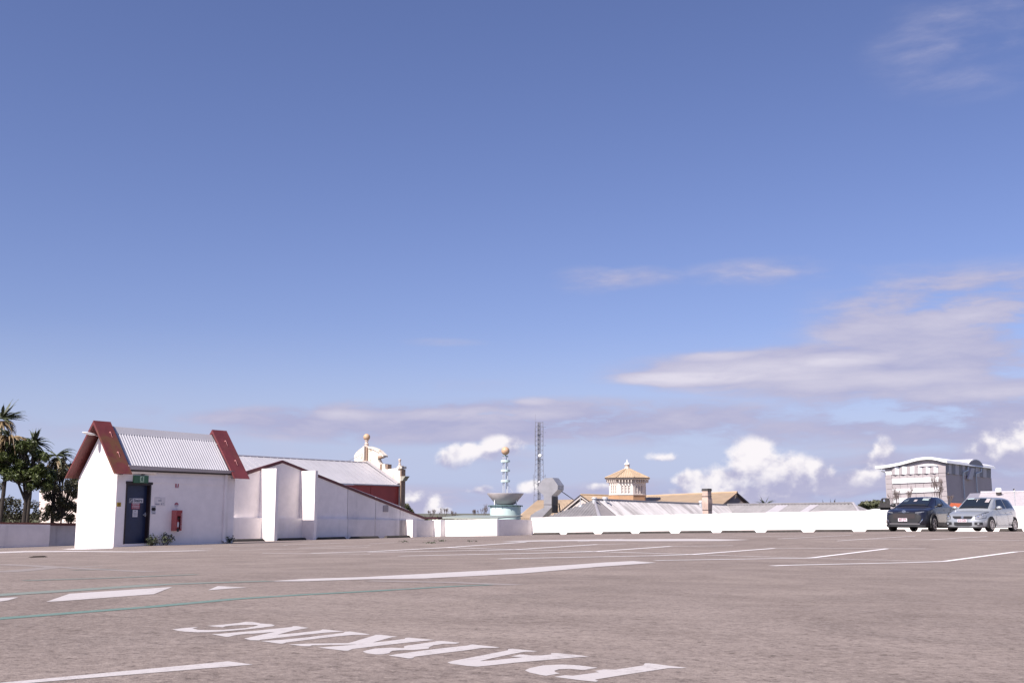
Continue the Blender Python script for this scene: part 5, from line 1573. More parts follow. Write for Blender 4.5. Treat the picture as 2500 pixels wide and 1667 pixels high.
# ------------------------------------------------------------------ small silver roof and wall at the far right, orange roof, black cowl
z2 = lambda x, y: (2300 + x * .085034, 1190 + y * .085034)
YS = 78.0
sh = thing('shed_roof_building', 'low building with a pale ribbed roof behind the silver car', 'building', WYp(2470, 1262, YS) - Vector((0, 0, 5)))
p00, p01 = WYp(*z2(1110, 150), YS + 5), WYp(2720, 1199, YS - 1)
q00, q01 = WYp(*z2(930, 515), YS), WYp(2720, 1236, YS - 6)
srf = MB(); N = 420
tp, bt_ = [], []
for i in range(N + 1):
    t = i / N; h = Vector((0, 0, .022 * math.cos(i * math.pi / 2)))
    tp.append(p00.lerp(p01, t) + h); bt_.append(q00.lerp(q01, t) + h)
srf.grid([tp, bt_]).build('roof', mat('pale_pink_grey_roof', (.50, .46, .47), .55, .1, var=.06, scale=1.2), sh, smooth='all')
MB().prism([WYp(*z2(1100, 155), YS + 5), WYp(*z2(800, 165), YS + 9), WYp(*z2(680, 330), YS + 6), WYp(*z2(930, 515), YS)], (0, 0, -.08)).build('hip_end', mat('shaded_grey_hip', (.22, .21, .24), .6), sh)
MB().tube(p00 + Vector((0, 0, .05)), p01 + Vector((0, 0, .05)), .07, 6).build('ridge_cap', ROOFMETAL, sh)
MB().prism([q00 + Vector((0, .3, -.1)), q01 + Vector((0, .3, -.1)), q01 + Vector((0, 6, -.1)), q00 + Vector((0, 6, -.1))], (0, 0, -8)).build('walls', GREYWHITE, sh)
nb0, nb1 = WYp(2455, 1234.5, 66), WYp(2760, 1236, 60)
MB().prism([nb0, nb1, nb1 + Vector((0, .3, 0)), nb0 + Vector((0, .3, 0))], (0, 0, -8)).build('neighbour_wall', WHITE2, label='upper white wall strip under the pale ribbed roof at far right', category='wall')
c = WYp(2438.5, 1203, 81); kk2 = 81 / FPX
wv = thing('roof_ventilator', 'white drum shaped ventilator on the pale roof at far right', 'roof ventilator', c, 'round metal roof ventilators')
MB().lathe(c, [(6.4 * kk2, -.12), (6.4 * kk2, .06)], 16).build('base_pipe', CONC, wv, smooth=True)
MB().lathe(c + Vector((0, 0, .07)), [(7 * kk2, 0), (7 * kk2, 8 * kk2), (4.5 * kk2, 10 * kk2)], 18).build('cap', WHITEMETAL, wv, smooth=True)
pp = thing('slim_post', 'slim grey post with a small white head at far right', 'post', WYp(2478.5, 1245, 64))
MB().tube(WYp(2479.3, 1248, 64), WYp(2476.3, 1197, 64), .02, 6).build('pole', PIPE, pp)
MB().lathe(WYp(2477, 1200, 64), [(.05, 0), (.06, .05), (.03, .1), (.03, .16)], 10).build('head', WHITEMETAL, pp)
MB().tube(WYp(2477, 1197, 64), WYp(2474.5, 1193, 64), .045, 6).build('sensor', DARKTRIM, pp)
og = thing('orange_roof_building', 'orange tiled roof glimpsed between the two parked cars', 'building', WYp(2335, 1262, 88) - Vector((0, 0, 6)))
g0_, g1_ = WYp(2322, 1227, 92), WYp(2362, 1229, 92); h0_, h1_ = WYp(2312, 1246, 87), WYp(2368, 1247, 87)
tl = MB()
for r_ in range(9):
    a0_, a1_ = g0_.lerp(h0_, r_ / 9), g1_.lerp(h1_, r_ / 9); b0_, b1_ = g0_.lerp(h0_, (r_ + 1.1) / 9), g1_.lerp(h1_, (r_ + 1.1) / 9)
    tl.prism([a0_, a1_, b1_ + Vector((0, 0, .05)), b0_ + Vector((0, 0, .05))], (0, 0, -.05))
tl.build('tile_course', ORANGE, og)
MB().prism([h0_ + Vector((.2, .4, -.1)), h1_ + Vector((0, .4, -.1)), h1_ + Vector((0, 8, -.1)), h0_ + Vector((.2, 8, -.1))], (0, 0, -8)).build('walls', BRICKY, og)
z5 = lambda x, y: (2120 + x * .08929, 1150 + y * .08929)
YB = 72.0
cow = thing('arched_chimney', 'squat black chimney with an arched opening beside the dark car', 'chimney', WYp(2161, 1262, YB) - Vector((0, 0, 3)))
outer = [(330, 860), (335, 800), (350, 755), (385, 732), (500, 730), (545, 745), (562, 790), (570, 860)]
inner = [(452, 860), (452, 800), (440, 765), (410, 748), (385, 755), (362, 790), (358, 860)]
inner = [(375, 860), (372, 800), (388, 762), (415, 750), (440, 760), (455, 800), (458, 860)]
ar = MB()
P_ = [WYp(*z5(*p), YB) for p in outer]; Q_ = [WYp(*z5(*p), YB) for p in inner]
idx = [0, 1, 2, 3, 5, 6, 7]
Po = [P_[i] for i in idx]
for i in range(6): ar.prism([Po[i], Po[i + 1], Q_[i + 1], Q_[i]], (.25, .55, 0))
ar.prism([P_[3], P_[4], P_[5]], (.25, .55, 0))
ar.build('arched_cowl', SOOT, cow)
MB().prism([WYp(*z5(x, y), YB) for x, y in [(305, 862), (585, 862), (600, 1000), (290, 1000)]], (.25, .7, 0)).build('upper_block', SOOT, cow)
MB().prism([WYp(*z5(x, y), YB - .1) for x, y in [(270, 965), (622, 905), (620, 960), (610, 990), (270, 990)]], (.25, .85, 0)).build('band_course', SOOT, cow)
MB().prism([WYp(*z5(x, y), YB) for x, y in [(322, 1000), (605, 1000), (605, 1250), (322, 1250)]], (.25, .7, 0)).build('shaft', CONC, cow)
sheet = MB().prism([WYp(2136, 1241.5, 80), WYp(2149, 1241.5, 80), WYp(2149, 1249, 80), WYp(2100, 1249, 78)], (.3, 1.2, 0)); sheet.build('low_white_roof', WHITEMETAL, label='sliver of white roof left of the squat black chimney', category='roof')

# pale building behind the trees on the left
MB().prism([WYp(96, 1196, 95), WYp(250, 1200, 92), WYp(250, 1330, 92), WYp(96, 1330, 95)], (-1, 8, 0)).build('pale_building', PINKWALL, label='pale pink building seen through the trees left of the hut', category='building')

# ------------------------------------------------------------------ vegetation
def rv(r): return Vector((r.gauss(0, 1), r.gauss(0, 1), r.gauss(0, 1))).normalized()


def leaf(mb, c, s, r, droop=.3):
    d1 = rv(r); d2 = d1.orthogonal(); d2.rotate(Matrix.Rotation(r.uniform(0, 6.28), 3, d1)); d2.normalize()
    a = d1 * s; b = d2 * s * .45
    mb.add([c - a, c - a * .1 + b, c + a, c - a * .1 - b], [(0, 1, 2, 3)])


def clump_crown(mb, clumps, n, s, r):
    """leaves spread over the shells of many small clumps"""
    vol = [c[1] ** 2 for c in clumps]; tot = sum(vol)
    for (c, rad), v in zip(clumps, vol):
        for _ in range(int(n * v / tot)):
            d = rv(r); q = c + d * rad * (r.uniform(.35, 1.08)); q.z -= .1 * rad * r.random()
            leaf(mb, q, s * r.uniform(.7, 1.25), r)


def frond(mb, base, az, up, L, r, droop, n=24, wid=.30, flat=.5):
    """a palm frond: a drooping rib with narrow leaflets on both sides"""
    d = Vector((math.cos(az) * math.cos(up), math.sin(az) * math.cos(up), math.sin(up)))
    p = Vector(base); step = L / n; side = Vector((-math.sin(az), math.cos(az), 0))
    pts = []
    for i in range(n + 1):
        pts.append(p.copy())
        d = (d + Vector((0, 0, -droop * (i / n + .15) / n * 3))).normalized(); p = p + d * step
    for i in range(n):
        t = i / n
        mb.tube(pts[i], pts[i + 1], .022 * (1 - t) + .005, 4)
        if t < .12: continue
        w = wid * math.sin(min(1, t * 1.15 + .1) * math.pi) ** .6 * L * .35
        fw = (pts[i + 1] - pts[i]).normalized()
        for s in (-1, 1):
            for q in (0, .33, .66):
                b = pts[i].lerp(pts[i + 1], q)
                dr = (side * s * r.uniform(.75, 1) + fw * r.uniform(.5, .9) + Vector((0, 0, -flat * r.uniform(.3, 1.3)))).normalized()
                e = b + dr * w * r.uniform(.75, 1.1)
                k = fw * .034
                mb.add([b - k, b + k, e], [(0, 1, 2)])


def palm(name, lab, px, py, Y, fr, dead, L, seed, group, base=-9, lean=0, tk_=.11):
    r = random.Random(seed)
    top = WYp(px, py, Y)
    root = thing(name, lab, 'palm tree', (top.x - lean, top.y, base), group)
    tk = MB(); n = 10
    for i in range(n):
        f = lambda t: Vector((top.x - lean * (1 - t) ** 1.5, top.y, base + (top.z - .1 - base) * t))
        tk.tube(f(i / n), f((i + 1) / n), tk_ - .02 * i / n, 9, tk_ - .01 - .02 * i / n)
    tk.build('trunk', BARK, root)
    g = MB(); dd = MB()
    for (az, up, k, dr) in fr: frond(g, top, az, up, L * k, r, dr)
    g.build('frond', PALM, root, recalc=False)
    for (az, up, k, dr) in [(a + r.uniform(-.3, .3), b + r.uniform(-.2, .2), c * r.uniform(.8, 1.1), d) for (a, b, c, d) in dead for _ in range(3)]: frond(dd, top - Vector((0, 0, .15)), az, up, L * k, r, dr, wid=.26, flat=1.2)
    if dead: dd.build('dry_frond', DEADPALM, root, recalc=False)
    return root


YP = 53.0
fan = lambda r, n, u0, u1, dr=.5: [(r.uniform(0, 6.28), r.uniform(u0, u1), r.uniform(.7, 1.1), r.uniform(dr * .6, dr * 1.4)) for i in range(n)]
rr_ = random.Random(4)
palm('palm_tree', 'tallest palm at the left edge with dry fronds hanging below its head', 4, 1022, YP,
     fan(rr_, 16, -.1, 1.0, .45) + [(0.1, .25, 1.0, .18), (-.1, .45, 1.05, .22), (.2, .05, .9, .2), (1.2, 1.1, 1, .2), (-.7, .1, .9, .3), (.0, .35, 1, .3), (.3, .5, .95, .3), (-.3, .2, 1, .3), (.4, 1.0, 1, .1)],
     [(-.2, .1, .85, 1.3), (.2, -.1, .8, 1.4), (-.6, -.2, .8, 1.2), (3.4, -.2, .8, 1.2), (2.6, -.3, .8, 1.2), (-1.4, -.3, .8, 1.3), (.5, -.3, .8, 1.2), (0, -.5, .9, .9), (-.3, -.4, .9, 1.2), (.1, .3, .8, 1.8)], 1.22, 11, 'palms left of the hut')
palm('palm_tree', 'spiky dark palm rising behind the round leafy tree', 84, 1082, YP + 1.5,
     fan(rr_, 26, -.5, 1.3, .6) + [(.1, .15, 1.0, .6), (1.0, 1.35, .8, .1), (-1.0, 1.3, .8, .1), (.3, -.1, .9, .8), (2, 1.2, .8, .1), (0, .4, 1.1, .7)],
     [(3.0, .3, .9, 1.4), (2.6, .1, 1.0, 1.3), (3.5, .3, 1.1, 1.2), (-2.6, .2, 1.0, 1.2), (2.9, .6, 1.2, 1.3), (0, -.9, .8, .5), (3.2, .7, 1.3, 1.0), (3.0, .8, 1.1, .9)], 1.0, 12, 'palms left of the hut', lean=.62)
palm('palm_tree', 'smaller palm with golden dead fronds just left of the red gable band', 138, 1112, YP + 1,
     fan(rr_, 14, -.4, .8, .8) + [(0, .5, 1.1, .7), (.2, .35, 1.0, .7), (-.3, .6, 1.0, .8), (.0, .8, 1.1, .9), (.1, .2, 1.1, .8)],
     [(.1, -.2, 1.1, 1.5), (-.3, -.5, 1.15, 1.0), (.3, -.7, 1.1, .8), (3.2, -.2, .9, 1.4), (-.8, -.5, 1.2, 1.0), (.0, -.9, 1.2, .6), (2.5, -.4, 1, 1.2), (-.1, -.4, 1.25, .8), (.2, -.3, 1.2, 1.1), (-.5, -.8, 1.2, .5)], 1.0, 13, 'palms left of the hut')


palm('palm_tree', 'shaggy palm of brown hanging fronds low at the left edge', 22, 1064, YP - 2,
     fan(rr_, 12, -.2, .9, .7), [(rr_.uniform(0, 6.28), rr_.uniform(-.5, .6), rr_.uniform(.8, 1.2), rr_.uniform(1.0, 1.6)) for _ in range(16)], 1.25, 14, 'palms left of the hut', lean=.8)


def branch(mb, p, d, L, rad, depth, r, spread=.6, up=.15, k=3, tips=None):
    q = p + d * L
    m = p.lerp(q, .5) + rv(r) * L * .06
    mb.tube(p, m, rad, 5 if depth > 1 else 3, rad * .85); mb.tube(m, q, rad * .85, 5 if depth > 1 else 3, rad * .65)
    if depth == 0:
        if tips is not None: tips.append(q)
        return
    for i in range(k):
        nd = (d + rv(r) * spread + Vector((0, 0, up))).normalized()
        branch(mb, p.lerp(q, r.uniform(.6, 1)), nd, L * r.uniform(.6, .8), rad * .6, depth - 1, r, spread, up, k, tips)


def leafy(lab, cat, name, base_px, Y, trunk_top, clumps_px, n, s, lm, seed, group=None, br=3, tr_=.20, fork=None):
    r = random.Random(seed)
    b = WYp(base_px, 1280, Y); b.z = -9
    root = thing(name, lab, cat, b, group)
    tt = WYp(*trunk_top, Y)
    tk = MB(); bb = b.copy()
    for i in range(6):
        f = lambda t: b.lerp(tt, t) + Vector((math.sin(t * 6.283) * .08, 0, 0))
        tk.tube(f(i / 6), f((i + 1) / 6), tr_ - .08 * i / 6, 8, tr_ - .015 - .08 * i / 6)
    cl = []
    for (x, y, rp, dy) in clumps_px:
        c = WYp(x, y, Y + dy); cl.append((c, rp * Y / FPX))
    forks = [WYp(x, y, Y + d_) for x, y, d_ in fork] if fork else [tt]
    for q in forks:
        if fork: tk.tube(tt - Vector((0, 0, .05)), q, tr_ * .42, 6, tr_ * .28)
    for c, rad in cl:
        tt_ = min(forks, key=lambda q: (q - c).length)
        mid = tt_.lerp(c, .5) + Vector((0, 0, -.06)); tk.tube(tt_, mid, .032, 4, .022); tk.tube(mid, c, .022, 4, .008)
        for _ in range(br):
            tk.tube(mid.lerp(c, .6), c + rv(r) * rad * .8, .025, 3, .008)
    tk.build('trunk', BARK, root)
    cr_ = MB(); clump_crown(cr_, cl, n, s, r)
    cr_.build('crown', lm, root, recalc=False)
    return root


r_ = random.Random(21)
cl1 = []
for _ in range(96):                                     # many small uneven tufts make up the crown
    a, q = r_.uniform(0, 6.28), r_.random() ** .55
    x, y = 44 + 76 * q * math.cos(a), 1124 + 50 * q * math.sin(a) + .14 * (76 * q * math.cos(a))
    cl1.append((x, y, r_.uniform(6, 13), r_.uniform(-1.2, 1.2)))
for _ in range(34):                                     # the heavy side hangs lower to the right of the trunk
    cl1.append((r_.uniform(66, 132), r_.uniform(1145, 1196), r_.uniform(6, 12), r_.uniform(-.6, 1.2)))
cl1 += [(70, 1080, 9, 0), (58, 1078, 8, .1), (18, 1166, 9, -.5), (6, 1150, 10, -.4)]
leafy('round dark leafy tree with a forked trunk under the palms', 'tree', 'broadleaf_tree', 61, YP - 1.5, (63, 1222), cl1, 19000, .068, LEAF, 31, tr_=.17, fork=[(44, 1178, -.2), (70, 1172, .2), (84, 1180, .3), (56, 1160, 0)])
cl2 = [(118, 1208, 20, .4), (140, 1190, 22, .2), (164, 1186, 22, 0), (182, 1205, 20, 0), (124, 1236, 22, .3), (150, 1222, 20, 0), (172, 1236, 20, .2), (140, 1256, 18, .2), (112, 1258, 16, .3), (168, 1262, 16, .1), (188, 1240, 18, 0), (158, 1160, 18, .5), (178, 1168, 18, .4), (130, 1170, 18, .6), (150, 1142, 15, .5), (172, 1140, 14, .6), (192, 1180, 18, .3), (122, 1140, 16, .6), (140, 1126, 14, .7), (160, 1122, 14, .7), (182, 1146, 16, .6), (112, 1178, 16, .5), (148, 1158, 18, .4)]
cl2 = [(x + r_.uniform(-7, 7), y + r_.uniform(-7, 7), rp * r_.uniform(.4, .75), dy + r_.uniform(-.5, .5)) for (x, y, rp, dy) in cl2 for _ in range(3)]
leafy('open bronze green shrub in front of the pale pink building', 'tree', 'open_shrub', 152, YP + .5, (150, 1262), cl2, 10500, .056, LEAF2, 32, br=3, tr_=.12)
cl3 = [(8, 1228, 16, 0), (26, 1222, 14, .2), (42, 1228, 14, 0), (20, 1244, 16, .1), (44, 1248, 14, .2), (6, 1256, 16, 0), (30, 1262, 14, 0), (50, 1262, 12, .3), (84, 1232, 13, .5), (92, 1250, 14, .4), (78, 1262, 12, .4), (-14, 1190, 18, .2), (4, 1182, 10, .2), (-10, 1240, 24, 0), (100, 1266, 12, .3)]
leafy('thin low tree spread behind the boundary wall at far left', 'tree', 'thin_tree', 24, YP + 2, (24, 1266), cl3, 2300, .065, LEAF2, 33, br=7, tr_=.10)


def bare(lab, px, ytop, ybot, Y, wpx, seed, group, n=7, m=BARE):
    r = random.Random(seed); k = Y / FPX
    b = WYp(px, ybot, Y); h = (ybot - ytop) * k
    root = thing('bare_tree', lab, 'tree', b, group)
    tk = MB(); tw = MB()
    tk.tube(b - Vector((0, 0, 5)), b + Vector((0, 0, h * .15)), .07 * h / 4, 6)
    for i in range(n):
        d = Vector((r.uniform(-1, 1) * wpx * k * .5 / h, r.uniform(-.3, .3), 1)).normalized()
        p = b + Vector((0, 0, h * r.uniform(0, .25)))
        tk.tube(p, p + d * h * .5, .03 * h / 4, 4, .015 * h / 4)
        branch(tw, p + d * h * .3, d, h * r.uniform(.22, .34), .016 * h / 4 + .012, 3, r, .42, .38, 4)
    tk.build('trunk', m, root); tw.build('twigs', m, root)


bare('bare upright tree in front of the grey hall, right of centre of its face', 2193, 1198, 1246, 96, 22, 1, 'bare trees by the grey hall')
bare('taller bare tree at the corner of the grey hall', 2293, 1178, 1240, 97, 26, 2, 'bare trees by the grey hall', 10)
bare('short bare tree beside the tree in front of the grey hall', 2220, 1199, 1246, 97, 14, 6, 'bare trees by the grey hall', 5)
bare('small bare bush low beside the corner of the grey hall', 2320, 1212, 1240, 95, 22, 3, 'bare trees by the grey hall', 6)
bare('thin bare sapling before the lowest white band of the grey hall', 2186, 1210, 1246, 95, 40, 4, 'bare trees by the grey hall', 5)
for i, (px, w, y, lab) in enumerate(((1052, 26, 1247, 'leftmost tuft of bare tree tops over the awning'), (1082, 40, 1241, 'largest reddish bare tree top over the awning'), (1106, 24, 1250, 'small bare tree top right of the largest one over the awning'), (1178, 46, 1240, 'bare tree top beside the teal drum'), (1160, 22, 1247, 'low bare tree top left of the tree beside the teal drum'))):
    bare(lab, px, y, 1272, 130, w, 40 + i, 'bare tree tops beyond the awning', 8)
leafy('small olive tree just right of the old hall corner', 'tree', 'olive_tree', 988, 110, (988, 1250), [(985, 1238, 8, 0), (993, 1236, 7, 0), (999, 1243, 5, 0), (980, 1245, 7, 0), (1006, 1248, 4, 0)], 700, .16, HILL, 50)
# date palm beyond the grey roof
rr2 = random.Random(9)
palm('date_palm', 'distant date palm head above the grey ribbed roof', 1866, 1233, 160, fan(rr2, 13, .1, 1.3, .7) + [(0, .6, 1, .5), (3.1, .6, 1, .5), (.2, 1.1, .9, .2), (3.4, 1.2, .9, .2), (2.9, .3, 1, .6), (-.1, .3, 1, .6)], [], 1.9, 60, 'palms beyond the roofs')
sp_ = MB()
for (x, y, w, l) in ((2012, 1219, 1.0, -.35), (2028, 1217.5, .9, -.02), (2036, 1217, 1.8, .22), (2060, 1221, .8, .2), (2048, 1223.5, .5, 0)):
    a = WYp(x, 1233, 150); b = WYp(x + l * 14, y, 150); d = (b - a); s = Vector((w * 150 / FPX, 0, 0))
    sp_.loft([a - s * .6, a + Vector((0, .1, 0)), a + s * .6, a - Vector((0, .1, 0))], [b - s * .25, b + Vector((0, .03, 0)), b + s * .25, b - Vector((0, .03, 0))])
    m_ = a.lerp(b, .55); sp_.sphere(m_, 1.0 * w * 150 / FPX, 8, 6, 1, .6, 2.2)
sp_.build('spear_leaf_plant', mat('dark_spear_leaf', (.035, .03, .035), .6), label='dark upright spear leaves poking over the grey ribbed roof', category='plant')
# far bushes and tree belt
def belt(name, pts, n, s, m, lab, seed, depth=8.0):
    r = random.Random(seed); mb = MB()
    for _ in range(n):
        i = r.randrange(len(pts) - 1); t = r.random()
        (x0, y0, Y), (x1, y1, Y1) = pts[i], pts[i + 1]
        x, yt, yy = x0 + (x1 - x0) * t, y0 + (y1 - y0) * t, Y + (Y1 - Y) * t
        q = WYp(x, yt + abs(r.gauss(0, 1)) * 7 + r.random() * 3 * math.sin(x * .3) ** 2, yy + r.uniform(-depth, depth))
        leaf(mb, q, s * r.uniform(.6, 1.4), r)
    o = mb.build(name, m, recalc=False, kind='stuff')
    o['label'] = lab; o['category'] = 'bushes'
belt('far_bushes', [(2096, 1236, 170), (2108, 1227, 170), (2124, 1226, 170), (2140, 1224.5, 170), (2150, 1227, 170), (2180, 1230, 170)], 2600, .42, HILL, 'olive bushes on the skyline left of the grey hall', 71)
belt('distant_trees', [(-300, 1264, 420), (300, 1266, 420), (900, 1268, 420), (1400, 1268, 420), (2000, 1258, 420), (2500, 1258, 420), (2900, 1260, 420)], 9000, 1.6, HILL, 'far belt of trees along the horizon', 72, 30)

# small weeds in the cracks of the far deck
for x0, y0, n_ in ((985, 1323.5, 5), (1052, 1327, 9), (1078, 1321.5, 7), (1152, 1323, 4)):
    cw = MB(); rw_ = random.Random(x0)
    for _ in range(n_ * 5):
        p = on_deck(x0 + rw_.gauss(0, 7), y0 + rw_.gauss(0, .5)); leaf(cw, lift(p, .02) + Vector((0, 0, rw_.random() * .03)), .028, rw_)
    cw.build('crack_weeds', SHRUB, DECK, recalc=False, kind='stuff')

# ------------------------------------------------------------------ parked cars
def carpaint(name, c, metal=.35, rough=.28):
    m = bpy.data.materials.new(name); m.use_nodes = True
    nt = m.node_tree; X.nt = nt
    b = nt.nodes['Principled BSDF']
    b.inputs['Base Color'].default_value = (*c, 1); b.inputs['Metallic'].default_value = metal; b.inputs['Roughness'].default_value = rough
    b.inputs['Coat Weight'].default_value = .6; b.inputs['Coat Roughness'].default_value = .05
    return m


NAVYCAR = carpaint('dark_navy_car_paint', (.005, .005, .014), .0, .4)
SILVERCAR = carpaint('pale_blue_silver_car_paint', (.38, .40, .42), .5, .38)
GLASS = mat('tinted_car_glass', (.012, .016, .022), .05, spec=.7)
PLASTIC = mat('black_car_plastic', (.02, .02, .022), .5)
RUBBER = mat('tyre_rubber', (.014, .013, .014), .8)
ALLOY = mat('silver_wheel_alloy', (.42, .40, .41), .35, .7)
CHROME = mat('bright_chrome', (.75, .76, .78), .12, 1.0)
LENS = mat('headlamp_lens', (.30, .31, .33), .08, .3, coat=1)
PLATEW = mat('number_plate_white', (.68, .62, .66), .5)
PLATET = mat('number_plate_maroon', (.16, .03, .06), .5)
VISOR = mat('pale_sticker', (.40, .50, .48), .4)


def interp(tab, x):
    if x <= tab[0][0]: return tab[0][1:]
    for a, b in zip(tab, tab[1:]):
        if x <= b[0]:
            t = (x - a[0]) / (b[0] - a[0]); t2 = t
            return [p + (q - p) * t2 for p, q in zip(a[1:], b[1:])]
    return tab[-1][1:]


def car(name, label, front_axle, az_rear, cfg):
    """nose at local +x; d is the distance back from the nose"""
    foh = cfg['foh']
    rot = math.pi / 2 - az_rear + math.pi
    f = Vector((math.cos(rot), math.sin(rot), 0))
    ax_ = V(front_axle[0], front_axle[1], deck(front_axle[0], front_axle[1]))
    root = thing(name, label, 'car', ax_, 'cars parked against the long white wall', rot)
    root.scale = (1, 1, .94)
    rear = ax_ - f * cfg['wb']
    ur, wr_ = rear.x * UX + rear.y * UY, rear.x * WX + rear.y * WY
    root.rotation_euler = (0, math.asin(max(-.1, min(.1, (deck(ur, wr_) + ZC - ax_.z) / cfg['wb']))), rot)
    def bld(mb, nm, m, parent=root, **k):
        o = bpy.data.objects.new(nm, mb.mesh(nm, m, Vector(), **k)); col.objects.link(o); o.parent = parent; return o
    Xd = lambda d: foh - d
    Lc = cfg['L']; LB = cfg['lower']; GH = cfg['green']
    # lower body
    N = 60; rows = []
    for i in range(N + 1):
        d = Lc * i / N
        yw, zb, zm, ysh, zsh, yt, ztp = interp(LB, d)
        half_ = [(0, zb), (yw * .86, zb), (yw * .97, zb + .06), (yw, zb + .16), (yw, zm), (yw * .985, (zm + zsh) / 2), (ysh + (yw - ysh) * .45, zsh - .02), (ysh, zsh), ((ysh + yt) / 2, (zsh + ztp) / 2 + .008), (yt, ztp - .012), (yt * .5, ztp), (0, ztp + .004)]
        ring = [(Xd(d), -y, z) for y, z in half_] + [(Xd(d), y, z) for y, z in reversed(half_[1:-1])]
        rows.append(ring)
    mb = MB()
    for a, b in zip(rows, rows[1:]): pass
    n = len(rows[0]); base = 0
    for r_ in rows: mb.v += [Vector(p) for p in r_]
    for j in range(N):
        for i in range(n):
            mb.f.append((j * n + i, j * n + (i + 1) % n, (j + 1) * n + (i + 1) % n, (j + 1) * n + i))
    mb.f.append(tuple(range(n))); mb.f.append(tuple(N * n + i for i in range(n)))
    body = bld(mb, 'body', cfg['paint'], smooth=35)
    # cabin
    g0, g1 = GH[0][0], GH[-1][0]
    rows = []; NG = 44
    def gs(d): return interp(GH, d)
    for i in range(NG + 1):
        d = g0 + (g1 - g0) * i / NG
        yb, zb, yr, zr = gs(d)
        half_ = [(yb, zb - .06), (yb, zb), (yb + (yr - yb) * .5 + .012, zb + (zr - zb) * .5), (yr + .02, zr - .035 if zr - zb > .08 else zr - .005), (yr - .05, zr), (yr * .5, zr + .014), (0, zr + .02)]
        rows.append([(Xd(d), -y, z) for y, z in half_] + [(Xd(d), y, z) for y, z in reversed(half_[:-1])])
    mb = MB().grid(rows)
    mb.f.append(tuple(range(len(rows[0])))); k0 = NG * len(rows[0]); mb.f.append(tuple(k0 + i for i in range(len(rows[0]))))
    bld(mb, 'roof', cfg['paint'], smooth=35)
    # windscreen and rear window lie on the sloping ends of the cabin
    def screen(d0, d1, nm, inset=.07):
        rws = []
        for i in range(9):
            d = d0 + (d1 - d0) * i / 8
            yb, zb, yr, zr = gs(d)
            off = .014
            rws.append([(Xd(d) + (off if d < (g0 + g1) / 2 else -off) * .7, y, zr + .021 - .02 * (abs(y) / max(yr, .1)) ** 2 + off * .7) for y in [(-1 + 2 * k / 8) * (yr - inset) for k in range(9)]])
        return bld(MB().grid(rws), nm, GLASS, smooth='all')
    ws_ob = screen(*cfg['screen'], 'windscreen')
    screen(*cfg['rear'], 'rear_window')
    wipers = MB()
    for y0, y1 in ((-.05, .5), (-.55, .0)):
        d = cfg['screen'][0] + .06
        zz = gs(d)[3]; wipers.tube((Xd(d) + .03, y0, zz + .045), (Xd(d + .02) + .03, y1, gs(d + .02)[3] + .035), .012, 4)
    bld(wipers, 'wiper', PLASTIC)
    # side windows, proud of the cabin side
    def side_pt(d, t, s, off=.012):
        yb, zb, yr, zr = gs(d)
        z = zb + (zr - .035 - zb) * t
        y = yb + (yr + .02 - yb) * t + .024 * (1 - abs(2 * t - 1)) * .5 + off
        return (Xd(d), s * y, z)
    for s in (1, -1):
        for (da, db, ta, tb, tta, ttb) in cfg['windows']:
            rws = []
            for i in range(9):
                u = i / 8; d_b, d_t = da[0] + (db[0] - da[0]) * u, da[1] + (db[1] - da[1]) * u
                lo, hi = ta + (tb - ta) * u, tta + (ttb - tta) * u
                rws.append([side_pt(d_b + (d_t - d_b) * k / 4, lo + (hi - lo) * k / 4, s) for k in range(5)])
            bld(MB().grid(rws), 'side_window', GLASS, smooth='all')
    def bside(d, z, off=.006):
        yw, zb, zm, ysh, zsh, yt, ztp = interp(LB, d)
        if z < zm: return yw + off
        if z < (zm + zsh) / 2: return yw - (yw * .015) * (z - zm) / max(.01, (zsh - zm) / 2) + off
        t = min(1, (z - (zm + zsh) / 2) / max(.01, (zsh - zm) / 2)); return yw * .985 + (ysh - yw * .985) * t + off
    # doors
    for s in (1, -1):
        for (d0, d1, z0, z1) in cfg['doors']:
            rws = [[(Xd(d0 + (d1 - d0) * i / 6), s * bside(d0 + (d1 - d0) * i / 6, z0 + (z1 - z0) * k / 6, .006), z0 + (z1 - z0) * k / 6) for k in range(7)] for i in range(7)]
            dob = bld(MB().grid(rws), 'door', cfg['paint'], smooth='all')
            seam = MB()
            for (a, b) in (((d0, z0), (d0, z1)), ((d1, z0), (d1, z1))):
                seam.tube((Xd(a[0]), s * bside(a[0], a[1] + .02, .004), a[1]), (Xd(b[0]), s * bside(b[0], b[1] - .02, .002), b[1]), .006, 4)
            bld(seam, 'door_seam', PLASTIC, dob)
            hdl = MB().sphere((Xd(d1 - .16), s * bside(d1 - .16, z1 - .12, .02), z1 - .12), .09, 8, 6, 1, .22, .2)
            bld(hdl, 'handle', cfg['paint'], dob)
        # sill and wheel arches
        sl_ = MB(); d0, d1 = foh + cfg['R'] + .06, foh + cfg['wb'] - cfg['R'] - .06
        sl_.prism([(Xd(d0), s * bside(d0, .3, .012), cfg['sill'][0]), (Xd(d1), s * bside(d1, .3, .012), cfg['sill'][0]), (Xd(d1), s * bside(d1, .3, .012), cfg['sill'][1]), (Xd(d0), s * bside(d0, .3, .012), cfg['sill'][1])], (0, -s * .05, 0))
        bld(sl_, 'sill', cfg.get('sillmat', PLASTIC))
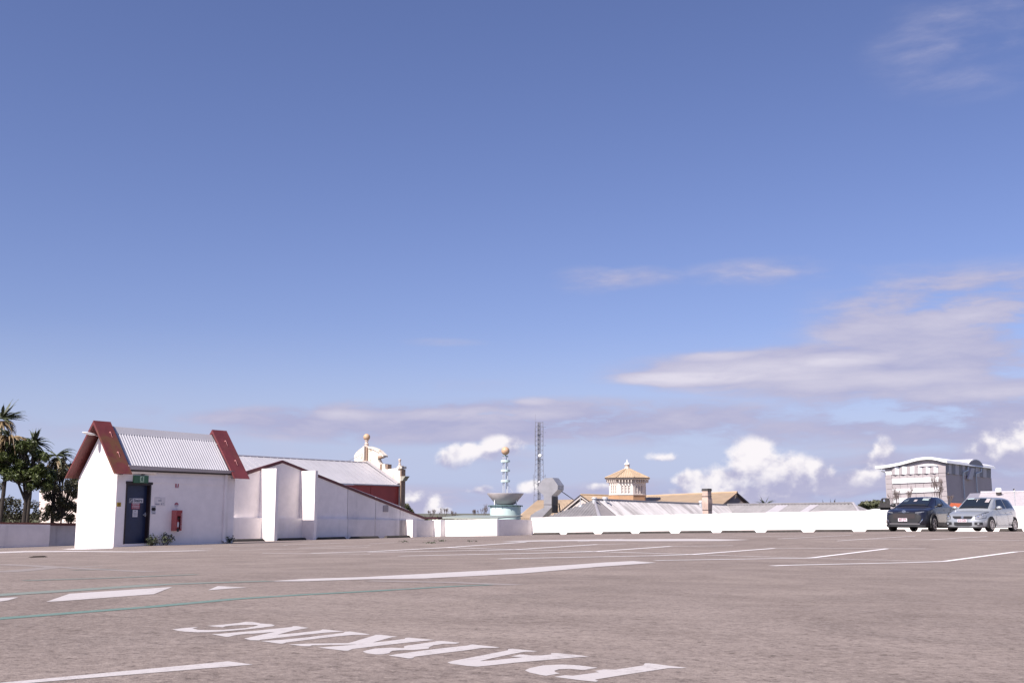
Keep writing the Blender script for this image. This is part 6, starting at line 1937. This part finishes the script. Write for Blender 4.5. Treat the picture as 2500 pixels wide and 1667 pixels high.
        for dx in (0, cfg['wb']):
            ww = cfg['R'] + cfg.get('arch', .055)
            y_ = bside(foh + dx, .4, .004)
            am = MB()
            ring = [(-dx + ww * math.cos(t), s * y_, cfg['R'] + ww * math.sin(t)) for t in [math.pi * i / 20 for i in range(21)]] + [(-dx - ww, s * y_, .18), (-dx + ww, s * y_, .18)]
            am.prism(ring, (0, -s * .12, 0)); bld(am, 'wheel_arch', RUBBER)
            if cfg.get('cladding'):
                cm = MB(); w2 = ww + .07
                for i in range(20):
                    t0, t1 = math.pi * i / 20, math.pi * (i + 1) / 20
                    P = [(-dx + q * math.cos(t), s * (y_ + .014), cfg['R'] + q * math.sin(t)) for q, t in ((ww, t0), (w2, t0), (w2, t1), (ww, t1))]
                    cm.prism(P, (0, -s * .03, 0))
                bld(cm, 'arch_cladding', cfg['cladding'])
            # wheel
            yo = y_ + .012
            Rr = cfg['R']; steer = cfg.get('steer', 0) if dx == 0 else 0
            tm = MB().lathe((0, 0, 0), [(Rr * .05, -.07), (Rr * .64, -.065), (Rr * .68, 0), (Rr * .93, -.005), (Rr, -.04), (Rr, -.17), (Rr * .93, -.21), (Rr * .5, -.21)], 36, (0, s, 0))
            wh = bpy.data.objects.new('wheel', tm.mesh('wheel', RUBBER, Vector(), smooth=40)); col.objects.link(wh); wh.parent = root
            wh.location = (-dx, s * yo, Rr); wh.rotation_euler = (0, 0, steer)
            bk2 = MB().lathe((0, 0, 0), [(.02, -.06), (Rr * .68, -.05)], 24, (0, s, 0)); bld(bk2, 'wheel_well', PLASTIC, wh)
            rm = MB()
            for i in range(32):
                t0, t1 = 2 * math.pi * i / 32, 2 * math.pi * (i + 1) / 32
                rm.prism([(q * math.cos(t), s * .004, q * math.sin(t)) for q, t in ((Rr * .60, t0), (Rr * .68, t0), (Rr * .68, t1), (Rr * .60, t1))], (0, -s * .05, 0))
            ns_ = cfg['spokes']
            for i in range(ns_):
                t = 2 * math.pi * i / ns_; a = Vector((math.cos(t), 0, math.sin(t))); b = Vector((-math.sin(t), 0, math.cos(t)))
                p0 = a * Rr * .06 + Vector((0, -s * .012, 0)); p1 = a * Rr * .62 + Vector((0, s * .002, 0)); w_ = Rr * (.055 if ns_ > 8 else .085)
                rm.prism([p0 - b * w_, p0 + b * w_, p1 + b * w_ * .8, p1 - b * w_ * .8], (0, -s * .03, 0))
            rm.lathe((0, 0, 0), [(Rr * .14, -.03), (Rr * .13, .004)], 14, (0, s, 0))
            bld(rm, 'rim', ALLOY, wh)
    # patches on the nose
    def nose(y, z):
        """distance back of the body skin at half width y and height z"""
        d = 0.0
        while d < 1.2:
            yw, zb, zm, ysh, zsh, yt, ztp = interp(LB, d)
            lim = bside(d, z, 0)
            if z <= ztp - .0 and abs(y) <= lim: return d
            d += .01
        return d
    def patch(nm, m, ys, top, bot, off=.012, parent=root, th=True):
        rws = []
        for y in ys:
            zt_, zb_ = top(y), bot(y)
            rws.append([(Xd(nose(y, zb_ + (zt_ - zb_) * k / 4)) + off, y * (1 + .012), zb_ + (zt_ - zb_) * k / 4) for k in range(5)])
        return bld(MB().grid(rws), nm, m, parent, smooth='all')
    lin = lambda a, b, n=12: [a + (b - a) * i / n for i in range(n + 1)]
    cfg['face'](patch, bld, lin, Xd, nose, root)
    # mirrors
    for s in (1, -1):
        d, z, y = cfg['mirror']
        mm = MB().sphere((Xd(d), s * (y + .14), z), .115, 14, 10, .75, 1, .72)
        mo = bld(mm, 'door_mirror', cfg['mirrorpaint'], smooth='all')
        st = MB().tube((Xd(d) + .0, s * (y - .06), z - .07), (Xd(d), s * (y + .06), z - .05), .03, 6); bld(st, 'mirror_stalk', PLASTIC, mo)
    # stickers and a painted reflection on the windscreen, then the underside
    for (y0, y1, t0, t1, m_) in cfg['stickers_and_reflections']:
        dd = cfg['screen']
        P = []
        for (y, t) in ((y0, t0), (y1, t0), (y1, t1), (y0, t1)):
            d = dd[0] + (dd[1] - dd[0]) * t; yb, zb, yr, zr = gs(d)
            P.append((Xd(d) + .016, y, zr + .036 - .02 * (abs(y) / yr) ** 2))
        bld(MB().prism(P, (.004, 0, .004)), 'sticker_or_reflection', m_, ws_ob)
    un = MB().xbox(-cfg['wb'] - .5, foh - .25, -cfg['W'] * .38, cfg['W'] * .38, .17, .3); bld(un, 'underbody', RUBBER)
    return root


def plate_on(bld, root, text, x, y, z, w, h, dx=0):
    pm_ = MB().prism([(x, y - w / 2, z), (x, y + w / 2, z), (x, y + w / 2, z + h), (x, y - w / 2, z + h)], (-.012, 0, 0))
    p = bld(pm_, 'number_plate', PLATEW)
    me = text_mesh(text, h * .95, PLATET, 'plate_text', .004)
    xs = [v.co.x for v in me.vertices]; k = w * .86 / (max(xs) - min(xs))
    for v in me.vertices: v.co = Vector((x + .004, v.co.x * k + y, v.co.y + z + h * .5))
    o = bpy.data.objects.new('plate_text', me); col.objects.link(o); o.parent = p


def face_silver(patch, bld, lin, Xd, nose, root):
    patch('upper_grille', PLASTIC, lin(-.40, .40), lambda y: .655, lambda y: .54 + .07 * max(0, abs(y) - .33) / .07)
    patch('lower_grille', PLASTIC, lin(-.36, .36), lambda y: .40, lambda y: .235 + .03 * max(0, abs(y) - .26) / .1)
    for s in (1, -1):
        patch('fog_lamp_recess', PLASTIC, lin(s * .46, s * .74), lambda y: .40, lambda y: .285)
        x_ = Xd(nose(.62, .34)) + .02
        bld(MB().lathe((x_, s * .62, .335), [(.045, 0), (.04, .02)], 12, (1, 0, 0)), 'fog_lamp', LENS)
        hl = patch('headlamp', LENS, lin(s * .50, s * .785), lambda y: .635 + .21 * (abs(y) - .50) / .30, lambda y: .545 + .06 * max(0, abs(y) - .66) / .15)
        patch('headlamp_surround', PLASTIC, lin(s * .488, s * .79), lambda y: .65 + .215 * (abs(y) - .485) / .31, lambda y: .53 + .06 * max(0, abs(y) - .65) / .15, .006)
        for yy, zz, rr__ in ((.60, .625, .05), (.70, .70, .045)):
            bld(MB().sphere((Xd(nose(yy, zz)) + .012, s * yy, zz), rr__, 12, 8, .4), 'lamp_bowl', CHROME, hl)
    patch('bumper_lip', PLASTIC, lin(-.70, .70, 16), lambda y: .205, lambda y: .155)
    # emblem: a bold S of two hooked strokes on the grille
    x_ = Xd(0) + .02
    em = MB()
    for pts in ([(.055, .05), (.055, .02), (-.01, -.0), (-.055, .02), (-.055, .055), (0, .085), (.055, .055)], [(-.055, -.05), (-.055, -.02), (.01, 0), (.055, -.02), (.055, -.055), (0, -.085), (-.055, -.055)]):
        em.prism([(x_, y, .615 + z * .75) for y, z in pts], (.012, 0, 0))
    bld(em, 'emblem', CHROME)
    plate_on(bld, root, '612\u00b7CZ3', Xd(0) + .03, -.02, .40, .37, .125)


def face_navy(patch, bld, lin, Xd, nose, root):
    patch('grille', PLASTIC, lin(-.66, .66, 16), lambda y: .80 - .10 * max(0, abs(y) - .42) / .24, lambda y: .36 + .12 * max(0, abs(y) - .5) / .16)
    GR = mat('grille_mesh_brown', (.028, .021, .023), .6)
    patch('grille_mesh', GR, lin(-.44, .44), lambda y: .76, lambda y: .56, .02)
    for s in (1, -1):
        patch('headlamp', LENS, lin(s * .46, s * .87, 14), lambda y: .83 + .07 * (abs(y) - .46) / .4, lambda y: .80 + .035 * (abs(y) - .46) / .4)
        for k in range(7):
            y0 = .52 + k * .045
            patch('lamp_cell', PLASTIC, lin(s * y0, s * (y0 + .008), 1), lambda y: .88, lambda y: .815, .016)
        patch('light_blade', CHROME, lin(s * .62, s * .72, 4), lambda y: .40 + .16 * (abs(y) - .62) / .1, lambda y: .37 + .13 * (abs(y) - .62) / .1, .02)
        patch('bonnet_crease', PLASTIC, lin(s * .50, s * .80, 6), lambda y: .965 - .05 * (abs(y) - .5), lambda y: .955 - .05 * (abs(y) - .5), .01)
    patch('skid_trim', mat('satin_grey_trim', (.20, .19, .20), .4, .3), lin(-.62, .62, 14), lambda y: .355, lambda y: .315, .022)
    patch('lower_bumper', PLASTIC, lin(-.80, .80, 18), lambda y: .30, lambda y: .21, .012)
    patch('nose_line', CHROME, lin(-.22, .22, 6), lambda y: .855, lambda y: .847, .012)
    x_ = Xd(nose(0, .86)) + .02
    em = MB()
    for a_, b_ in ((.075, .05), (.028, .048), (.055, .02)):
        prev = None
        for i in range(21):
            t = 2 * math.pi * i / 20
            q = (x_, a_ * math.cos(t), .868 + b_ * math.sin(t) + (.014 if (a_, b_) == (.055, .02) else 0))
            if prev: em.tube(prev, q, .007, 4)
            prev = q
    bld(em, 'emblem', CHROME)
    plate_on(bld, root, '407\u00b7JT5', Xd(0) + .04, -.06, .44, .37, .135)


silver = dict(L=3.70, W=1.69, foh=.78, wb=2.38, R=.305, spokes=12, paint=SILVERCAR, mirrorpaint=SILVERCAR, steer=0.0,
    lower=[(0, .56, .20, .42, .50, .60, .42, .665), (.05, .67, .17, .42, .58, .64, .47, .70), (.15, .75, .16, .42, .68, .69, .50, .745), (.4, .815, .16, .45, .74, .765, .56, .83), (.78, .845, .17, .5, .77, .85, .60, .89),
           (1.1, .845, .18, .5, .77, .92, .62, .955), (1.4, .845, .18, .5, .785, .955, .6, .965), (2.8, .845, .18, .5, .79, .99, .6, 1.0), (3.3, .83, .2, .5, .77, 1.0, .6, 1.0), (3.58, .79, .22, .5, .72, .96, .6, .97), (3.7, .70, .28, .5, .62, .88, .5, .90)],
    green=[(1.0, .72, .93, .68, .935), (1.15, .735, .945, .655, 1.04), (1.72, .76, .965, .575, 1.415), (1.95, .77, .97, .57, 1.475), (2.3, .78, .98, .575, 1.495), (2.9, .78, 1.0, .565, 1.485), (3.3, .76, 1.0, .55, 1.44), (3.42, .75, 1.0, .55, 1.40), (3.64, .70, .99, .58, 1.0)],
    screen=(1.08, 1.76), rear=(3.42, 3.6), sill=(.19, .26), sillmat=SILVERCAR,
    windows=[((1.48, 1.86), (2.42, 2.38), .10, .08, .90, .90), ((2.52, 2.47), (3.28, 3.12), .08, .12, .90, .88)],
    doors=[(1.30, 2.46, .28, .95), (2.48, 3.02, .45, .98)], mirror=(1.42, 1.03, .78), face=face_silver, arch=.05,
    stickers_and_reflections=[(-.46, -.18, .86, .95, VISOR), (-.02, .0, .60, .82, SIGNWHITE), (.34, .50, .55, .93, PANEL), (-.16, .06, .80, .93, mat('interior_mirror_grey', (.12, .12, .12), .4))])
navy = dict(L=4.36, W=1.83, foh=.94, wb=2.64, R=.35, spokes=5, paint=NAVYCAR, mirrorpaint=PLASTIC, steer=0.0,
    lower=[(0, .58, .30, .55, .52, .80, .40, .855), (.06, .70, .25, .55, .62, .83, .46, .89), (.16, .80, .22, .55, .72, .86, .50, .92), (.4, .87, .20, .55, .80, .92, .58, .985), (.94, .91, .2, .58, .83, 1.0, .62, 1.06),
           (1.3, .915, .2, .58, .83, 1.07, .64, 1.115), (1.7, .905, .2, .58, .83, 1.10, .6, 1.12), (3.2, .90, .2, .6, .83, 1.14, .6, 1.14), (3.6, .915, .22, .62, .82, 1.15, .6, 1.15), (4.1, .88, .3, .6, .78, 1.14, .6, 1.14), (4.36, .76, .36, .6, .64, 1.06, .5, 1.07)],
    green=[(1.1, .74, 1.09, .70, 1.095), (1.3, .76, 1.10, .675, 1.2), (2.0, .80, 1.11, .60, 1.49), (2.3, .81, 1.12, .585, 1.545), (2.7, .81, 1.13, .58, 1.56), (3.2, .80, 1.15, .56, 1.51), (3.7, .77, 1.16, .53, 1.37), (4.2, .70, 1.15, .52, 1.155)],
    screen=(1.16, 2.04), rear=(3.5, 4.1), sill=(.24, .42),
    windows=[((1.62, 2.12), (2.62, 2.60), .12, .10, .90, .90), ((2.70, 2.68), (3.5, 3.28), .12, .30, .90, .84)],
    doors=[(1.48, 2.62, .42, 1.08), (2.64, 3.5, .42, 1.11)], mirror=(1.55, 1.17, .84), face=face_navy, cladding=PLASTIC, arch=.045,
    stickers_and_reflections=[(.22, .48, .62, .78, VISOR), (.20, .50, .86, .92, PIPE), (-.10, .02, .45, .7, PANEL2), (-.52, -.34, .4, .75, mat('dim_glass_reflection', (.07, .09, .11), .3))])
fa = PY(2228, 1296.7, 46.3)
car('parked_car', 'dark navy crossover with a black grille, parked left of the silver hatchback', fa, R(38.5), navy)
fa = PY(2372, 1296.7, 45.2)
car('parked_car', 'pale silver blue hatchback parked at the right edge', fa, R(45.5), silver)
